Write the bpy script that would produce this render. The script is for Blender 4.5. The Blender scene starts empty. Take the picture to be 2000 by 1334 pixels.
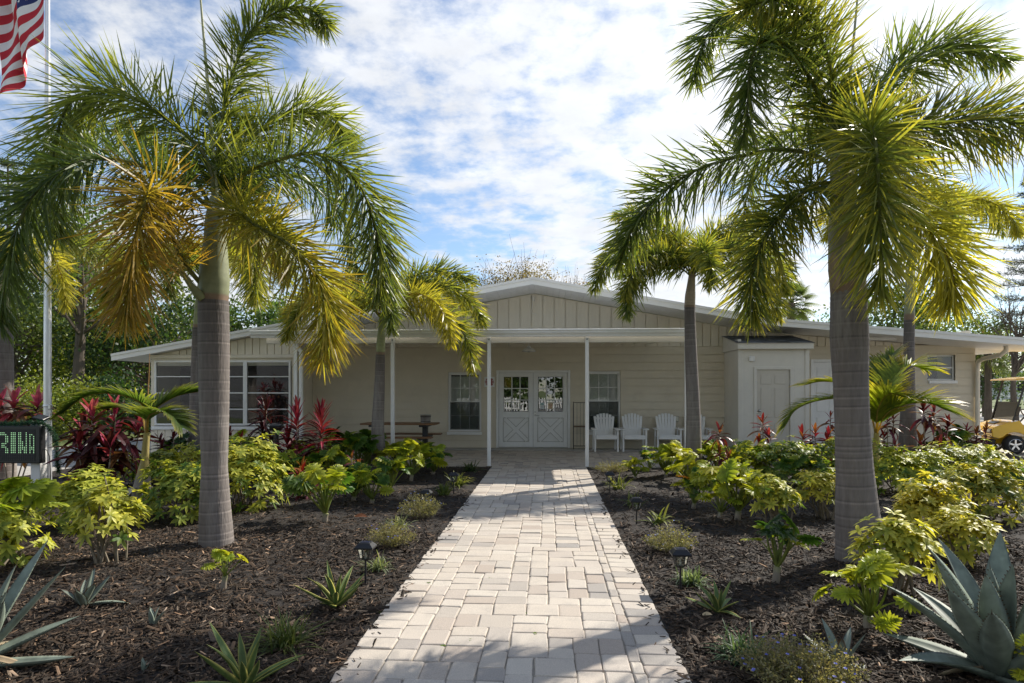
import bpy, math, random
import numpy as np
from mathutils import Vector, Matrix
random.seed(7); RNG = np.random.default_rng(7)
C = bpy.context.scene.collection
SC = bpy.context.scene

# ------------------------------------------------------------------ camera, sky, sun, exposure
FPX, HOR, CAMH, YAW = 1250.0, 764.0, 1.55, math.radians(3.3)
cam_d = bpy.data.cameras.new('camera'); cam = bpy.data.objects.new('camera', cam_d); C.objects.link(cam)
cam_d.sensor_width = 36.0; cam_d.lens = FPX/2000*36; cam_d.shift_y = (HOR-667)/2000
cam_d.clip_end = 3000; cam_d.clip_start = 0.05
cam.location = (0, 0, CAMH); cam.rotation_euler = (math.radians(90), 0, YAW)
SC.camera = cam
SUN_EL = math.radians(38.0); SUN_AZ = math.atan2(0.745, 0.667)      # azimuth clockwise from +Y
to_sun = Vector((math.cos(SUN_EL)*math.sin(SUN_AZ), math.cos(SUN_EL)*math.cos(SUN_AZ), math.sin(SUN_EL)))
W = bpy.data.worlds.new('World'); SC.world = W; W.use_nodes = True
SKY_OFF, SKY_LO, SKY_HI = (2.2, 3.0, 0), 1.52, 1.90
def build_world():
    nt = W.node_tree; N = nt.nodes; L = nt.links; N.clear()
    out = N.new('ShaderNodeOutputWorld'); bg = N.new('ShaderNodeBackground'); bg.inputs['Strength'].default_value = 0.085
    sky = N.new('ShaderNodeTexSky'); sky.sky_type = 'NISHITA'; sky.sun_disc = False
    sky.sun_elevation = SUN_EL; sky.sun_rotation = SUN_AZ; sky.air_density = 1.0; sky.dust_density = 0.3; sky.ozone_density = 3.5
    tc = N.new('ShaderNodeTexCoord'); sp = N.new('ShaderNodeSeparateXYZ'); L.new(tc.outputs['Generated'], sp.inputs[0])
    def M(op, a, b=None, c=None):
        n = N.new('ShaderNodeMath'); n.operation = op
        for i, v in enumerate((a, b, c)):
            if v is None: continue
            if isinstance(v, (int, float)): n.inputs[i].default_value = v
            else: L.new(v, n.inputs[i])
        return n.outputs[0]
    zc = M('ADD', M('MAXIMUM', sp.outputs['Z'], 0.0), 0.16)
    u = M('DIVIDE', sp.outputs['X'], zc); v = M('DIVIDE', sp.outputs['Y'], zc)
    cb = N.new('ShaderNodeCombineXYZ'); L.new(u, cb.inputs[0]); L.new(v, cb.inputs[1])
    def noise(scale, detail, rough, off):
        mp = N.new('ShaderNodeMapping'); mp.inputs['Location'].default_value = off; L.new(cb.outputs[0], mp.inputs['Vector'])
        n = N.new('ShaderNodeTexNoise'); n.inputs['Scale'].default_value = scale; n.inputs['Detail'].default_value = detail
        n.inputs['Roughness'].default_value = rough; L.new(mp.outputs[0], n.inputs['Vector']); return n.outputs['Fac']
    big = noise(0.50, 3, 0.5, SKY_OFF); mid = noise(2.6, 4, 0.55, (4.0, 7.0, 0)); fine = noise(7.5, 6, 0.60, (2.0, 5.0, 0)); tex = noise(4.5, 6, 0.60, (9.0, 1.0, 0))
    # thicker sheet where the big noise is high; broken by the finer noise into small puffs
    cov = M('ADD', M('ADD', M('MULTIPLY', big, 1.7), M('MULTIPLY', mid, .75)), M('MULTIPLY', fine, 1.0))
    mr = N.new('ShaderNodeMapRange'); mr.interpolation_type = 'SMOOTHSTEP'; L.new(cov, mr.inputs['Value'])
    mr.inputs['From Min'].default_value = SKY_LO; mr.inputs['From Max'].default_value = SKY_HI
    mr.inputs['To Min'].default_value = 0.04; mr.inputs['To Max'].default_value = 0.97
    dt = N.new('ShaderNodeVectorMath'); dt.operation = 'DOT_PRODUCT'; L.new(tc.outputs['Generated'], dt.inputs[0]); dt.inputs[1].default_value = to_sun
    fwd = M('POWER', M('MAXIMUM', dt.outputs['Value'], 0.0), 4.0)       # clouds scatter more light near the sun
    br = M('MULTIPLY', M('ADD', 5.45, M('MULTIPLY', fwd, 2.6)), M('ADD', 0.74, M('MULTIPLY', tex, 0.50)))
    cc = N.new('ShaderNodeCombineXYZ'); L.new(M('MULTIPLY', br, 0.97), cc.inputs[0]); L.new(M('MULTIPLY', br, 1.0), cc.inputs[1]); L.new(M('MULTIPLY', br, 1.05), cc.inputs[2])
    mx = N.new('ShaderNodeMix'); mx.data_type = 'RGBA'; L.new(mr.outputs[0], mx.inputs['Factor'])
    L.new(sky.outputs[0], mx.inputs['A']); L.new(cc.outputs[0], mx.inputs['B'])
    L.new(mx.outputs['Result'], bg.inputs['Color']); L.new(bg.outputs[0], out.inputs[0])
build_world()
sd = bpy.data.lights.new('sun', 'SUN'); sd.energy = 3.55; sd.angle = math.radians(0.55); sd.color = (1.0, 0.94, 0.84)
sun = bpy.data.objects.new('sun', sd); C.objects.link(sun); sun.rotation_euler = to_sun.to_track_quat('Z', 'Y').to_euler(); sun.location = (10, 10, 20)
vs = SC.view_settings; vs.view_transform = 'Standard'; vs.look = 'None'; vs.exposure = 0.96; vs.gamma = 1.0; vs.use_curve_mapping = False

# ------------------------------------------------------------------ pixel helpers (photo 2000 px wide)
SN, CS = math.sin(YAW), math.cos(YAW)
def DP(px, py, d):                          # point at camera depth d
    l = (px-1000)/FPX*d
    return (l*CS-d*SN, l*SN+d*CS, CAMH+(HOR-py)/FPX*d)
def G(px, py, z=0.0):                       # point on the ground
    p = DP(px, py, FPX*(CAMH-z)/(py-HOR)); return (p[0], p[1], z)
def WP(px, py, Y):                          # point on a wall plane of constant Y
    a = (px-1000)/FPX; d = Y/(a*SN+CS); return DP(px, py, d)
def X_(px, Y): return WP(px, 764, Y)[0]
def Z_(px, py, Y): return WP(px, py, Y)[2]

# ------------------------------------------------------------------ mesh builder
class MB:
    def __init__(s): s.v = []; s.f = []; s.c = []; s.n = 0; s.m = []
    def add(s, v, f, col=(1, 1, 1), mat=0):
        v = np.asarray(v, float).reshape(-1, 3); k = len(v)
        c = np.asarray(col, float)
        if c.ndim == 1: c = np.tile(c[:3], (k, 1))
        s.v.append(v); s.c.append(c[:, :3])
        for g in ([f] if isinstance(f, np.ndarray) else _bysize(f)):
            s.f.append(g+s.n); s.m.append(np.full(len(g), mat))
        s.n += k; return s
    def box(s, x0, x1, y0, y1, z0, z1, b=0.0, **k):
        if x0 > x1: x0, x1 = x1, x0
        if y0 > y1: y0, y1 = y1, y0
        if z0 > z1: z0, z1 = z1, z0
        return s.obox(((x0+x1)/2, (y0+y1)/2, (z0+z1)/2), (1, 0, 0), (0, 1, 0), (0, 0, 1), (x1-x0)/2, (y1-y0)/2, (z1-z0)/2, b, **k)
    def obox(s, c, ax, ay, az, hx, hy, hz, b=0.0, **k):
        A = np.array([ax, ay, az], float); c = np.array(c, float)
        if b <= 0:
            v = np.array([[i, j, l] for i in (-hx, hx) for j in (-hy, hy) for l in (-hz, hz)])
            f = np.array([[0, 1, 3, 2], [4, 6, 7, 5], [0, 4, 5, 1], [2, 3, 7, 6], [0, 2, 6, 4], [1, 5, 7, 3]])
            return s.add(v@A+c, f, **k)
        b = min(b, hx*.9, hy*.9, hz*.9); v = []; idx = {}
        for i in (-1, 1):
            for j in (-1, 1):
                for l in (-1, 1):
                    for q in range(3):
                        p = [i*(hx-b), j*(hy-b), l*(hz-b)]; p[q] = (i, j, l)[q]*(hx, hy, hz)[q]
                        idx[i, j, l, q] = len(v); v.append(p)
        f = []
        for q in range(3):
            o = [t for t in range(3) if t != q]
            for sg in (-1, 1):
                r = []
                for (a, e) in ((-1, -1), (1, -1), (1, 1), (-1, 1)):
                    t = [0, 0, 0]; t[q] = sg; t[o[0]] = a; t[o[1]] = e; r.append(idx[t[0], t[1], t[2], q])
                flip = (sg > 0) == (q == 1)
                f.append(r[::-1] if flip else r)
        for q in range(3):                       # edges along axis q
            o = [t for t in range(3) if t != q]
            for a in (-1, 1):
                for e in (-1, 1):
                    t0 = [0, 0, 0]; t0[o[0]] = a; t0[o[1]] = e; t1 = list(t0); t0[q] = -1; t1[q] = 1
                    f.append([idx[tuple(t0)+(o[0],)], idx[tuple(t1)+(o[0],)], idx[tuple(t1)+(o[1],)], idx[tuple(t0)+(o[1],)]])
        for i in (-1, 1):
            for j in (-1, 1):
                for l in (-1, 1): f.append([idx[i, j, l, 0], idx[i, j, l, 1], idx[i, j, l, 2]])
        return s.add(np.array(v)@A+c, f, **k)
    def bar(s, p0, p1, w, h, up=(0, 0, 1), b=0.0, **k):
        p0, p1 = np.array(p0, float), np.array(p1, float); d = p1-p0; ln = np.linalg.norm(d); d /= ln
        sd_ = np.cross(np.array(up, float), d); sd_ /= max(np.linalg.norm(sd_), 1e-9); u = np.cross(d, sd_)
        return s.obox((p0+p1)/2, d, sd_, u, ln/2, w/2, h/2, b, **k)
    def tube(s, pts, r, n=8, cap=True, col=(1, 1, 1), mat=0):
        P = np.asarray(pts, float); m = len(P); r = np.broadcast_to(np.asarray(r, float), (m,))
        T = np.gradient(P, axis=0); T /= np.maximum(np.linalg.norm(T, axis=1, keepdims=True), 1e-9)
        ref = np.array([0, 0, 1.0]) if abs(T[0, 2]) < .9 else np.array([1.0, 0, 0])
        A = np.zeros_like(P); a = np.cross(ref, T[0]); a /= np.linalg.norm(a)
        for i in range(m):
            a = a-T[i]*np.dot(a, T[i]); a /= max(np.linalg.norm(a), 1e-9); A[i] = a
        B = np.cross(T, A); th = np.linspace(0, 2*np.pi, n, endpoint=False)
        V = P[:, None]+r[:, None, None]*(np.cos(th)[None, :, None]*A[:, None]+np.sin(th)[None, :, None]*B[:, None])
        i = np.arange(m-1)[:, None]; j = np.arange(n)[None]; j2 = (j+1) % n
        F = np.stack([i*n+j, i*n+j2, (i+1)*n+j2, (i+1)*n+j], -1).reshape(-1, 4)
        c = np.asarray(col, float)
        if c.ndim == 2: c = np.repeat(c, n, 0)
        s.add(V.reshape(-1, 3), F, col=c, mat=mat)
        if cap:
            cc = c if c.ndim == 1 else c[0]
            s.add(V[0], [list(range(n))[::-1]], col=cc, mat=mat); s.add(V[-1], [list(range(n))], col=cc if c.ndim == 1 else c[-1], mat=mat)
        return s
    def lathe(s, prof, n=20, o=(0, 0, 0), ax='z', **k):
        P = np.array([[r, z] for r, z in prof], float); th = np.linspace(0, 2*np.pi, n, endpoint=False); m = len(P)
        x = P[:, 0, None]*np.cos(th); y = P[:, 0, None]*np.sin(th); z = np.repeat(P[:, 1, None], n, 1)
        V = np.stack([x, y, z], -1)
        if ax == 'y': V = np.stack([x, z, -y], -1)
        if ax == 'x': V = np.stack([z, x, y], -1)
        i = np.arange(m-1)[:, None]; j = np.arange(n)[None]; j2 = (j+1) % n
        F = np.stack([i*n+j, i*n+j2, (i+1)*n+j2, (i+1)*n+j], -1).reshape(-1, 4)
        return s.add(V.reshape(-1, 3)+np.array(o), F, **k)
    def prism(s, poly, a0, a1, axis='y', **k):       # poly in the plane across axis, extruded from a0 to a1
        n = len(poly); v = []
        for a in (a0, a1):
            for p in poly:
                v.append({'y': (p[0], a, p[1]), 'x': (a, p[0], p[1]), 'z': (p[0], p[1], a)}[axis])
        f = [list(range(n)), list(range(2*n-1, n-1, -1))]+[[i, i+n, (i+1) % n+n, (i+1) % n] for i in range(n)]
        return s.add(v, f, **k)
    def build(s, name, mats, parent=None, o=(0, 0, 0), smooth=False, rel=False):
        return link(name, s.mesh(name, mats, (0, 0, 0) if rel else o, smooth), parent, o)
    def mesh(s, name, mats, o=(0, 0, 0), smooth=False):
        me = bpy.data.meshes.new(name); V = np.concatenate(s.v)-np.array(o, float); Cc = np.concatenate(s.c)
        loops = np.concatenate([g.reshape(-1) for g in s.f]); tot = np.concatenate([np.full(len(g), g.shape[1]) for g in s.f])
        st = np.concatenate([[0], np.cumsum(tot)[:-1]])
        me.vertices.add(len(V)); me.vertices.foreach_set('co', V.ravel().astype(np.float32))
        me.loops.add(len(loops)); me.loops.foreach_set('vertex_index', loops.astype(np.int32))
        me.polygons.add(len(tot)); me.polygons.foreach_set('loop_start', st.astype(np.int32)); me.polygons.foreach_set('loop_total', tot.astype(np.int32))
        for m in (mats if isinstance(mats, (list, tuple)) else [mats]): me.materials.append(m)
        me.polygons.foreach_set('material_index', np.concatenate(s.m).astype(np.int32))
        if smooth: me.polygons.foreach_set('use_smooth', np.ones(len(tot), bool))
        else: me.polygons.foreach_set('use_smooth', np.zeros(len(tot), bool))
        me.update(calc_edges=True)
        at = me.attributes.new('Col', 'FLOAT_COLOR', 'POINT'); at.data.foreach_set('color', np.concatenate([Cc, np.ones((len(Cc), 1))], 1).ravel().astype(np.float32))
        return me
def _bysize(f):
    d = {}
    for q in f: d.setdefault(len(q), []).append(q)
    return [np.array(q) for q in d.values()]
def link(name, me, parent=None, o=(0, 0, 0)):
    ob = bpy.data.objects.new(name, me); C.objects.link(ob); ob.location = o
    if parent is not None: ob.parent = parent
    return ob
def thing(name, label, cat, loc=(0, 0, 0), group=None, rz=0):
    o = bpy.data.objects.new(name, None); C.objects.link(o); o.location = loc; o.rotation_euler = (0, 0, rz); o.empty_display_size = .2
    o['label'] = label; o['category'] = cat
    if group: o['group'] = group
    return o
def tag(o, label, cat, group=None):
    o['label'] = label; o['category'] = cat
    if group: o['group'] = group
    return o
def struct(o): o['kind'] = 'structure'; return o
def stuff(o): o['kind'] = 'stuff'; return o
def copy_tree(o, parent=None):
    c = o.copy(); C.objects.link(c); c.parent = parent
    for ch in list(o.children): copy_tree(ch, c)
    return c
def part(mb, name, mats, root, smooth=False):        # world-coordinate mesh -> part of an unrotated root
    o = tuple(root.location)
    ob = bpy.data.objects.new(name, mb.mesh(name, mats, o, smooth)); C.objects.link(ob); ob.parent = root
    return ob
def sub(mb, name, mats, partob, root, smooth=False):  # sub-part of a part that sits at its thing's origin
    ob = bpy.data.objects.new(name, mb.mesh(name, mats, tuple(root.location), smooth)); C.objects.link(ob); ob.parent = partob
    return ob

# ------------------------------------------------------------------ materials
MT = {}
def _new(name):
    m = bpy.data.materials.new(name); m.use_nodes = True; nt = m.node_tree; nt.nodes.clear(); MT[name] = m
    return m, nt, nt.nodes, nt.links
def mat(name, col, rough=.6, metal=0.0, var=.08, vscale=6.0, bump=0.0, bscale=60.0, attr=False, spec=.5, dirt=None, coat=0.0, stretch=(1, 1, 1)):
    m, nt, N, L = _new(name); out = N.new('ShaderNodeOutputMaterial'); p = N.new('ShaderNodeBsdfPrincipled'); L.new(p.outputs[0], out.inputs[0])
    p.inputs['Roughness'].default_value = rough; p.inputs['Metallic'].default_value = metal; p.inputs['Specular IOR Level'].default_value = spec
    p.inputs['Coat Weight'].default_value = coat
    tc = N.new('ShaderNodeTexCoord'); mp = N.new('ShaderNodeMapping'); mp.inputs['Scale'].default_value = stretch
    gm = N.new('ShaderNodeNewGeometry'); L.new(gm.outputs['Position'], mp.inputs[0])
    n = N.new('ShaderNodeTexNoise'); n.inputs['Scale'].default_value = vscale; n.inputs['Detail'].default_value = 6; n.inputs['Roughness'].default_value = .65; L.new(mp.outputs[0], n.inputs['Vector'])
    mr = N.new('ShaderNodeMapRange'); L.new(n.outputs['Fac'], mr.inputs[0]); mr.inputs[1].default_value = .25; mr.inputs[2].default_value = .75
    mr.inputs[3].default_value = 1-var; mr.inputs[4].default_value = 1+var
    mul = N.new('ShaderNodeMix'); mul.data_type = 'RGBA'; mul.blend_type = 'MULTIPLY'; mul.inputs['Factor'].default_value = 1
    if attr:
        at = N.new('ShaderNodeAttribute'); at.attribute_name = 'Col'
        m0 = N.new('ShaderNodeMix'); m0.data_type = 'RGBA'; m0.blend_type = 'MULTIPLY'; m0.inputs['Factor'].default_value = 1
        m0.inputs['A'].default_value = (*col, 1); L.new(at.outputs['Color'], m0.inputs['B']); L.new(m0.outputs['Result'], mul.inputs['A'])
    else: mul.inputs['A'].default_value = (*col, 1)
    L.new(mr.outputs[0], mul.inputs['B']); last = mul.outputs['Result']
    if dirt:
        n2 = N.new('ShaderNodeTexNoise'); n2.inputs['Scale'].default_value = dirt[1]; n2.inputs['Detail'].default_value = 8; n2.inputs['Roughness'].default_value = .7; L.new(mp.outputs[0], n2.inputs['Vector'])
        r2 = N.new('ShaderNodeMapRange'); L.new(n2.outputs['Fac'], r2.inputs[0]); r2.inputs[1].default_value = .52; r2.inputs[2].default_value = .75; r2.inputs[4].default_value = dirt[2]
        mx = N.new('ShaderNodeMix'); mx.data_type = 'RGBA'; L.new(r2.outputs[0], mx.inputs['Factor']); L.new(last, mx.inputs['A']); mx.inputs['B'].default_value = (*dirt[0], 1); last = mx.outputs['Result']
    L.new(last, p.inputs['Base Color'])
    if bump > 0:
        bn = N.new('ShaderNodeTexNoise'); bn.inputs['Scale'].default_value = bscale; bn.inputs['Detail'].default_value = 5; L.new(mp.outputs[0], bn.inputs['Vector'])
        bp = N.new('ShaderNodeBump'); bp.inputs['Strength'].default_value = bump; bp.inputs['Distance'].default_value = .01; L.new(bn.outputs['Fac'], bp.inputs['Height']); L.new(bp.outputs[0], p.inputs['Normal'])
    return m
def leafmat(name, rough=.42, trans=.42, spec=.5, hv=.04, vv=.35, tgain=1.5):
    m, nt, N, L = _new(name); out = N.new('ShaderNodeOutputMaterial'); p = N.new('ShaderNodeBsdfPrincipled'); t = N.new('ShaderNodeBsdfTranslucent'); mx = N.new('ShaderNodeMixShader')
    at = N.new('ShaderNodeAttribute'); at.attribute_name = 'Col'; oi = N.new('ShaderNodeObjectInfo'); hs = N.new('ShaderNodeHueSaturation')
    gm = N.new('ShaderNodeNewGeometry'); n = N.new('ShaderNodeTexNoise'); n.inputs['Scale'].default_value = 14; n.inputs['Detail'].default_value = 3; L.new(gm.outputs['Position'], n.inputs['Vector'])
    def rng(src, lo, hi, a=0., b=1.):
        r = N.new('ShaderNodeMapRange'); L.new(src, r.inputs[0]); r.inputs[1].default_value = a; r.inputs[2].default_value = b; r.inputs[3].default_value = lo; r.inputs[4].default_value = hi; return r.outputs[0]
    L.new(rng(oi.outputs['Random'], .5-hv*.5, .5+hv*.5), hs.inputs['Hue']); L.new(rng(n.outputs['Fac'], 1-vv, 1+vv, .3, .7), hs.inputs['Value']); L.new(at.outputs['Color'], hs.inputs['Color'])
    L.new(hs.outputs[0], p.inputs['Base Color']); p.inputs['Roughness'].default_value = rough; p.inputs['Specular IOR Level'].default_value = spec
    g = N.new('ShaderNodeMix'); g.data_type = 'RGBA'; g.blend_type = 'MULTIPLY'; g.inputs['Factor'].default_value = 1; L.new(hs.outputs[0], g.inputs['A']); g.inputs['B'].default_value = (tgain*1.06, tgain*1.0, tgain*.5, 1)
    L.new(g.outputs['Result'], t.inputs['Color']); mx.inputs[0].default_value = trans; L.new(p.outputs[0], mx.inputs[1]); L.new(t.outputs[0], mx.inputs[2]); L.new(mx.outputs[0], out.inputs[0])
    return m
def glassmat(name, tint=(.8, .85, .85), ior=1.5, rough=.01, refl=1.0):
    m, nt, N, L = _new(name); out = N.new('ShaderNodeOutputMaterial'); g = N.new('ShaderNodeBsdfGlossy'); t = N.new('ShaderNodeBsdfTransparent'); mx = N.new('ShaderNodeMixShader')
    lw = N.new('ShaderNodeFresnel'); lw.inputs['IOR'].default_value = ior; g.inputs['Roughness'].default_value = rough; t.inputs['Color'].default_value = (*tint, 1)
    k = N.new('ShaderNodeMath'); k.operation = 'MULTIPLY'; k.inputs[1].default_value = refl; k.use_clamp = True; L.new(lw.outputs[0], k.inputs[0])
    gm = N.new('ShaderNodeNewGeometry'); n = N.new('ShaderNodeTexNoise'); n.inputs['Scale'].default_value = 2.2; L.new(gm.outputs['Position'], n.inputs['Vector'])
    b = N.new('ShaderNodeBump'); b.inputs['Strength'].default_value = .04; b.inputs['Distance'].default_value = .02; L.new(n.outputs['Fac'], b.inputs['Height']); L.new(b.outputs[0], g.inputs['Normal'])
    L.new(k.outputs[0], mx.inputs[0]); L.new(t.outputs[0], mx.inputs[1]); L.new(g.outputs[0], mx.inputs[2]); L.new(mx.outputs[0], out.inputs[0]); return m
def emitmat(name, col, st):
    m, nt, N, L = _new(name); out = N.new('ShaderNodeOutputMaterial'); e = N.new('ShaderNodeEmission'); e.inputs[0].default_value = (*col, 1); e.inputs[1].default_value = st; L.new(e.outputs[0], out.inputs[0]); return m
mat('beige_wall', (.69, .615, .48), .75, var=.05, vscale=2.5, bump=.25, bscale=90, dirt=((.44, .39, .31), 1.3, .3))
mat('beige_siding', (.76, .69, .56), .72, var=.05, vscale=3, bump=.2, bscale=50, dirt=((.50, .45, .36), 1.6, .3), stretch=(1, 1, .35))
mat('closet_paint', (.70, .66, .58), .6, var=.05, vscale=3, bump=.15, bscale=60, dirt=((.48, .44, .37), 2, .2))
mat('door_beige', (.60, .55, .465), .5, var=.04)
mat('white_trim', (.80, .79, .76), .45, var=.05, vscale=4, dirt=((.55, .53, .48), 2.5, .25))
mat('white_paint', (.82, .81, .78), .4, var=.04, vscale=5, dirt=((.6, .58, .53), 4, .2))
mat('fascia_paint', (.80, .785, .74), .5, var=.06, vscale=3, dirt=((.45, .42, .36), 2.2, .3), stretch=(.4, 1, 2))
mat('groove_shade', (.33, .31, .27), .9, var=.2)  # dark tone painted in for the faint shade of the door panel grooves
mat('interior', (.035, .033, .03), .9)
mat('blind', (.78, .77, .73), .6)
mat('roof_metal', (.55, .55, .53), .5)
mat('shingle', (.12, .125, .13), .85, var=.35, vscale=9, bump=.5, attr=True)
mat('concrete', (.40, .375, .335), .85, var=.15, vscale=5, bump=.3, bscale=80, dirt=((.25, .235, .21), 1.5, .4))
mat('metal', (.55, .55, .54), .32, metal=1.0, var=.1)
mat('dark_metal', (.03, .03, .03), .45, var=.2)
mat('black_plastic', (.018, .018, .02), .38, var=.2, vscale=20)
mat('rust_wire', (.05, .045, .04), .6, var=.3)
mat('wood', (.23, .12, .055), .5, var=.3, vscale=5, stretch=(1, 14, 14), bump=.15)
mat('sand', (.33, .29, .235), .95, var=.25, vscale=30, bump=.4)
mat('drive_concrete', (.46, .43, .38), .9, var=.12, vscale=3, bump=.25, bscale=90, dirt=((.3, .28, .25), 1.2, .4))
mat('asphalt', (.16, .155, .15), .9, var=.15, vscale=8, bump=.3, bscale=120)
mat('grass_ground', (.11, .14, .035), .95, var=.4, vscale=1.2, bump=.6, bscale=40)
mat('mulch', (.020, .0145, .0105), .95, var=.5, vscale=35, bump=1.0, bscale=55)
mat('chip', (.052, .036, .024), .75, var=.45, vscale=40, attr=True, spec=.22)
mat('trunk', (1, 1, 1), .85, var=.24, vscale=30, attr=True, bump=.6, bscale=60, stretch=(1, 1, .16), dirt=((.33, .31, .28), 4.0, .75))
mat('bark', (.10, .08, .06), .95, var=.4, vscale=9, bump=1.0, bscale=22, stretch=(1, 1, .3))
mat('twig', (.20, .165, .12), .9, var=.3, vscale=20)
mat('stem', (1, 1, 1), .6, var=.2, vscale=15, attr=True)
mat('pole', (.74, .74, .75), .28, metal=.55, var=.05)
mat('flag_cloth', (1, 1, 1), .8, var=.06, attr=True)
mat('print', (1, 1, 1), .5, var=.02, attr=True)
mat('cart_yellow', (.80, .47, .015), .28, var=.05, coat=.5)
mat('rubber', (.02, .02, .02), .8, var=.3, vscale=30)
mat('alloy', (.72, .72, .73), .25, metal=.9)
mat('lens', (.5, .5, .48), .15, var=.2, vscale=30)
mat('tan_vinyl', (.42, .34, .24), .55)
mat('far_siding', (.50, .50, .48), .7, var=.08)
glassmat('glass', (.93, .95, .95), 1.5, .01, 1.3)
glassmat('door_glass', (.5, .54, .54), 1.6, .005, 4.0)
glassmat('screen', (.72, .73, .73), 1.2, .4, .2)
glassmat('tint_glass', (.38, .33, .27), 1.5, .05, 1.5)
glassmat('lamp_glass', (.88, .9, .86), 1.5, .03, 1.2)
leafmat('palm_leaf', .38, .46, .45, .02, .25, 2.3)
leafmat('shrub_leaf', .45, .40, .28, .03, .22, 1.6)
leafmat('ti_leaf', .40, .22, .35, .03, .30, 1.6)
leafmat('tree_leaf', .5, .40, .4, .04, .4, 1.6)
leafmat('agave_leaf', .55, .04, .3, .02, .26, 1.2)
emitmat('led_lit', (.55, 1.0, .55), .5)
def pavermat():
    m, nt, N, L = _new('paver'); out = N.new('ShaderNodeOutputMaterial'); p = N.new('ShaderNodeBsdfPrincipled'); L.new(p.outputs[0], out.inputs[0]); p.inputs['Roughness'].default_value = .85
    at = N.new('ShaderNodeAttribute'); at.attribute_name = 'Col'; oi = N.new('ShaderNodeObjectInfo'); gm = N.new('ShaderNodeNewGeometry')
    ad = N.new('ShaderNodeMath'); ad.operation = 'ADD'; L.new(at.outputs['Fac'], ad.inputs[0]); L.new(oi.outputs['Random'], ad.inputs[1])
    fr = N.new('ShaderNodeMath'); fr.operation = 'FRACT'; L.new(ad.outputs[0], fr.inputs[0])
    rp = N.new('ShaderNodeValToRGB'); L.new(fr.outputs[0], rp.inputs[0]); e = rp.color_ramp.elements; e[0].position = 0; e[0].color = (.50, .435, .36, 1); e[1].position = 1; e[1].color = (.50, .435, .36, 1)
    for ps, c in ((.2, (.55, .485, .405)), (.4, (.41, .34, .28)), (.55, (.50, .44, .375)), (.7, (.56, .50, .42)), (.86, (.39, .345, .30)), (.94, (.31, .285, .26))):
        q = e.new(ps); q.color = (*c, 1)
    n = N.new('ShaderNodeTexNoise'); n.inputs['Scale'].default_value = 5.5; n.inputs['Detail'].default_value = 7; n.inputs['Roughness'].default_value = .7; L.new(gm.outputs['Position'], n.inputs['Vector'])
    r = N.new('ShaderNodeMapRange'); L.new(n.outputs['Fac'], r.inputs[0]); r.inputs[1].default_value = .5; r.inputs[2].default_value = .78; r.inputs[4].default_value = .55
    mx = N.new('ShaderNodeMix'); mx.data_type = 'RGBA'; L.new(r.outputs[0], mx.inputs['Factor']); L.new(rp.outputs[0], mx.inputs['A']); mx.inputs['B'].default_value = (.34, .305, .27, 1)
    n2 = N.new('ShaderNodeTexNoise'); n2.inputs['Scale'].default_value = 180; n2.inputs['Detail'].default_value = 3; L.new(gm.outputs['Position'], n2.inputs['Vector'])
    r2 = N.new('ShaderNodeMapRange'); L.new(n2.outputs['Fac'], r2.inputs[0]); r2.inputs[1].default_value = .3; r2.inputs[2].default_value = .7; r2.inputs[3].default_value = .82; r2.inputs[4].default_value = 1.14
    m2 = N.new('ShaderNodeMix'); m2.data_type = 'RGBA'; m2.blend_type = 'MULTIPLY'; m2.inputs['Factor'].default_value = 1; L.new(mx.outputs['Result'], m2.inputs['A']); L.new(r2.outputs[0], m2.inputs['B'])
    L.new(m2.outputs['Result'], p.inputs['Base Color'])
    b = N.new('ShaderNodeBump'); b.inputs['Strength'].default_value = .35; b.inputs['Distance'].default_value = .004; L.new(n2.outputs['Fac'], b.inputs['Height']); L.new(b.outputs[0], p.inputs['Normal'])
pavermat()
# ------------------------------------------------------------------ the ground
PX0, PX1 = -1.162, 0.756            # path edges
YP, YW, YF, YL, YC = 13.2, 17.1, 15.6, 15.9, 15.8   # porch posts, main wall, roof fascia, left wing wall, closet front
def sheet(name, m, x0, x1, y0, y1, z, nx=1, ny=1, amp=0.0):
    X, Y = np.meshgrid(np.linspace(x0, x1, nx+1), np.linspace(y0, y1, ny+1)); Z = np.full(X.shape, float(z))
    if amp: Z += amp*(np.sin(X*3.1+Y*1.7)*np.sin(Y*2.3-X*.9)+.5*np.sin(X*7.3+1)*np.sin(Y*6.1+X*2))
    i = np.arange(ny)[:, None]; j = np.arange(nx)[None]; a = i*(nx+1)+j
    mb = MB().add(np.stack([X, Y, Z], -1).reshape(-1, 3), np.stack([a, a+1, a+nx+2, a+nx+1], -1).reshape(-1, 4))
    return struct(mb.build(name, MT[m], smooth=amp > 0))
sheet('ground', 'grass_ground', -900, 900, -900, 900, -.06)
sheet('mulch_bed', 'mulch', -9.6, PX0-.004, -1.0, 13.02, .0, 60, 90, .012)
sheet('mulch_bed', 'mulch', PX1+.004, 11.2, -1.0, 13.02, .0, 60, 90, .012)
sheet('mulch_bed', 'mulch', -9.6, -6.7, 13.03, 15.9, .0, 10, 10, .008)
sheet('mulch_bed', 'mulch', 4.6, 11.2, 13.03, 17.0, .0, 20, 16, .008)
sheet('driveway', 'drive_concrete', 11.25, 40, -4.9, 95, -.045)
sheet('driveway', 'concrete', -14, -9.65, 8.0, 30, -.045)
sheet('street', 'asphalt', -200, 200, -14, -5.0, -.05)

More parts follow.
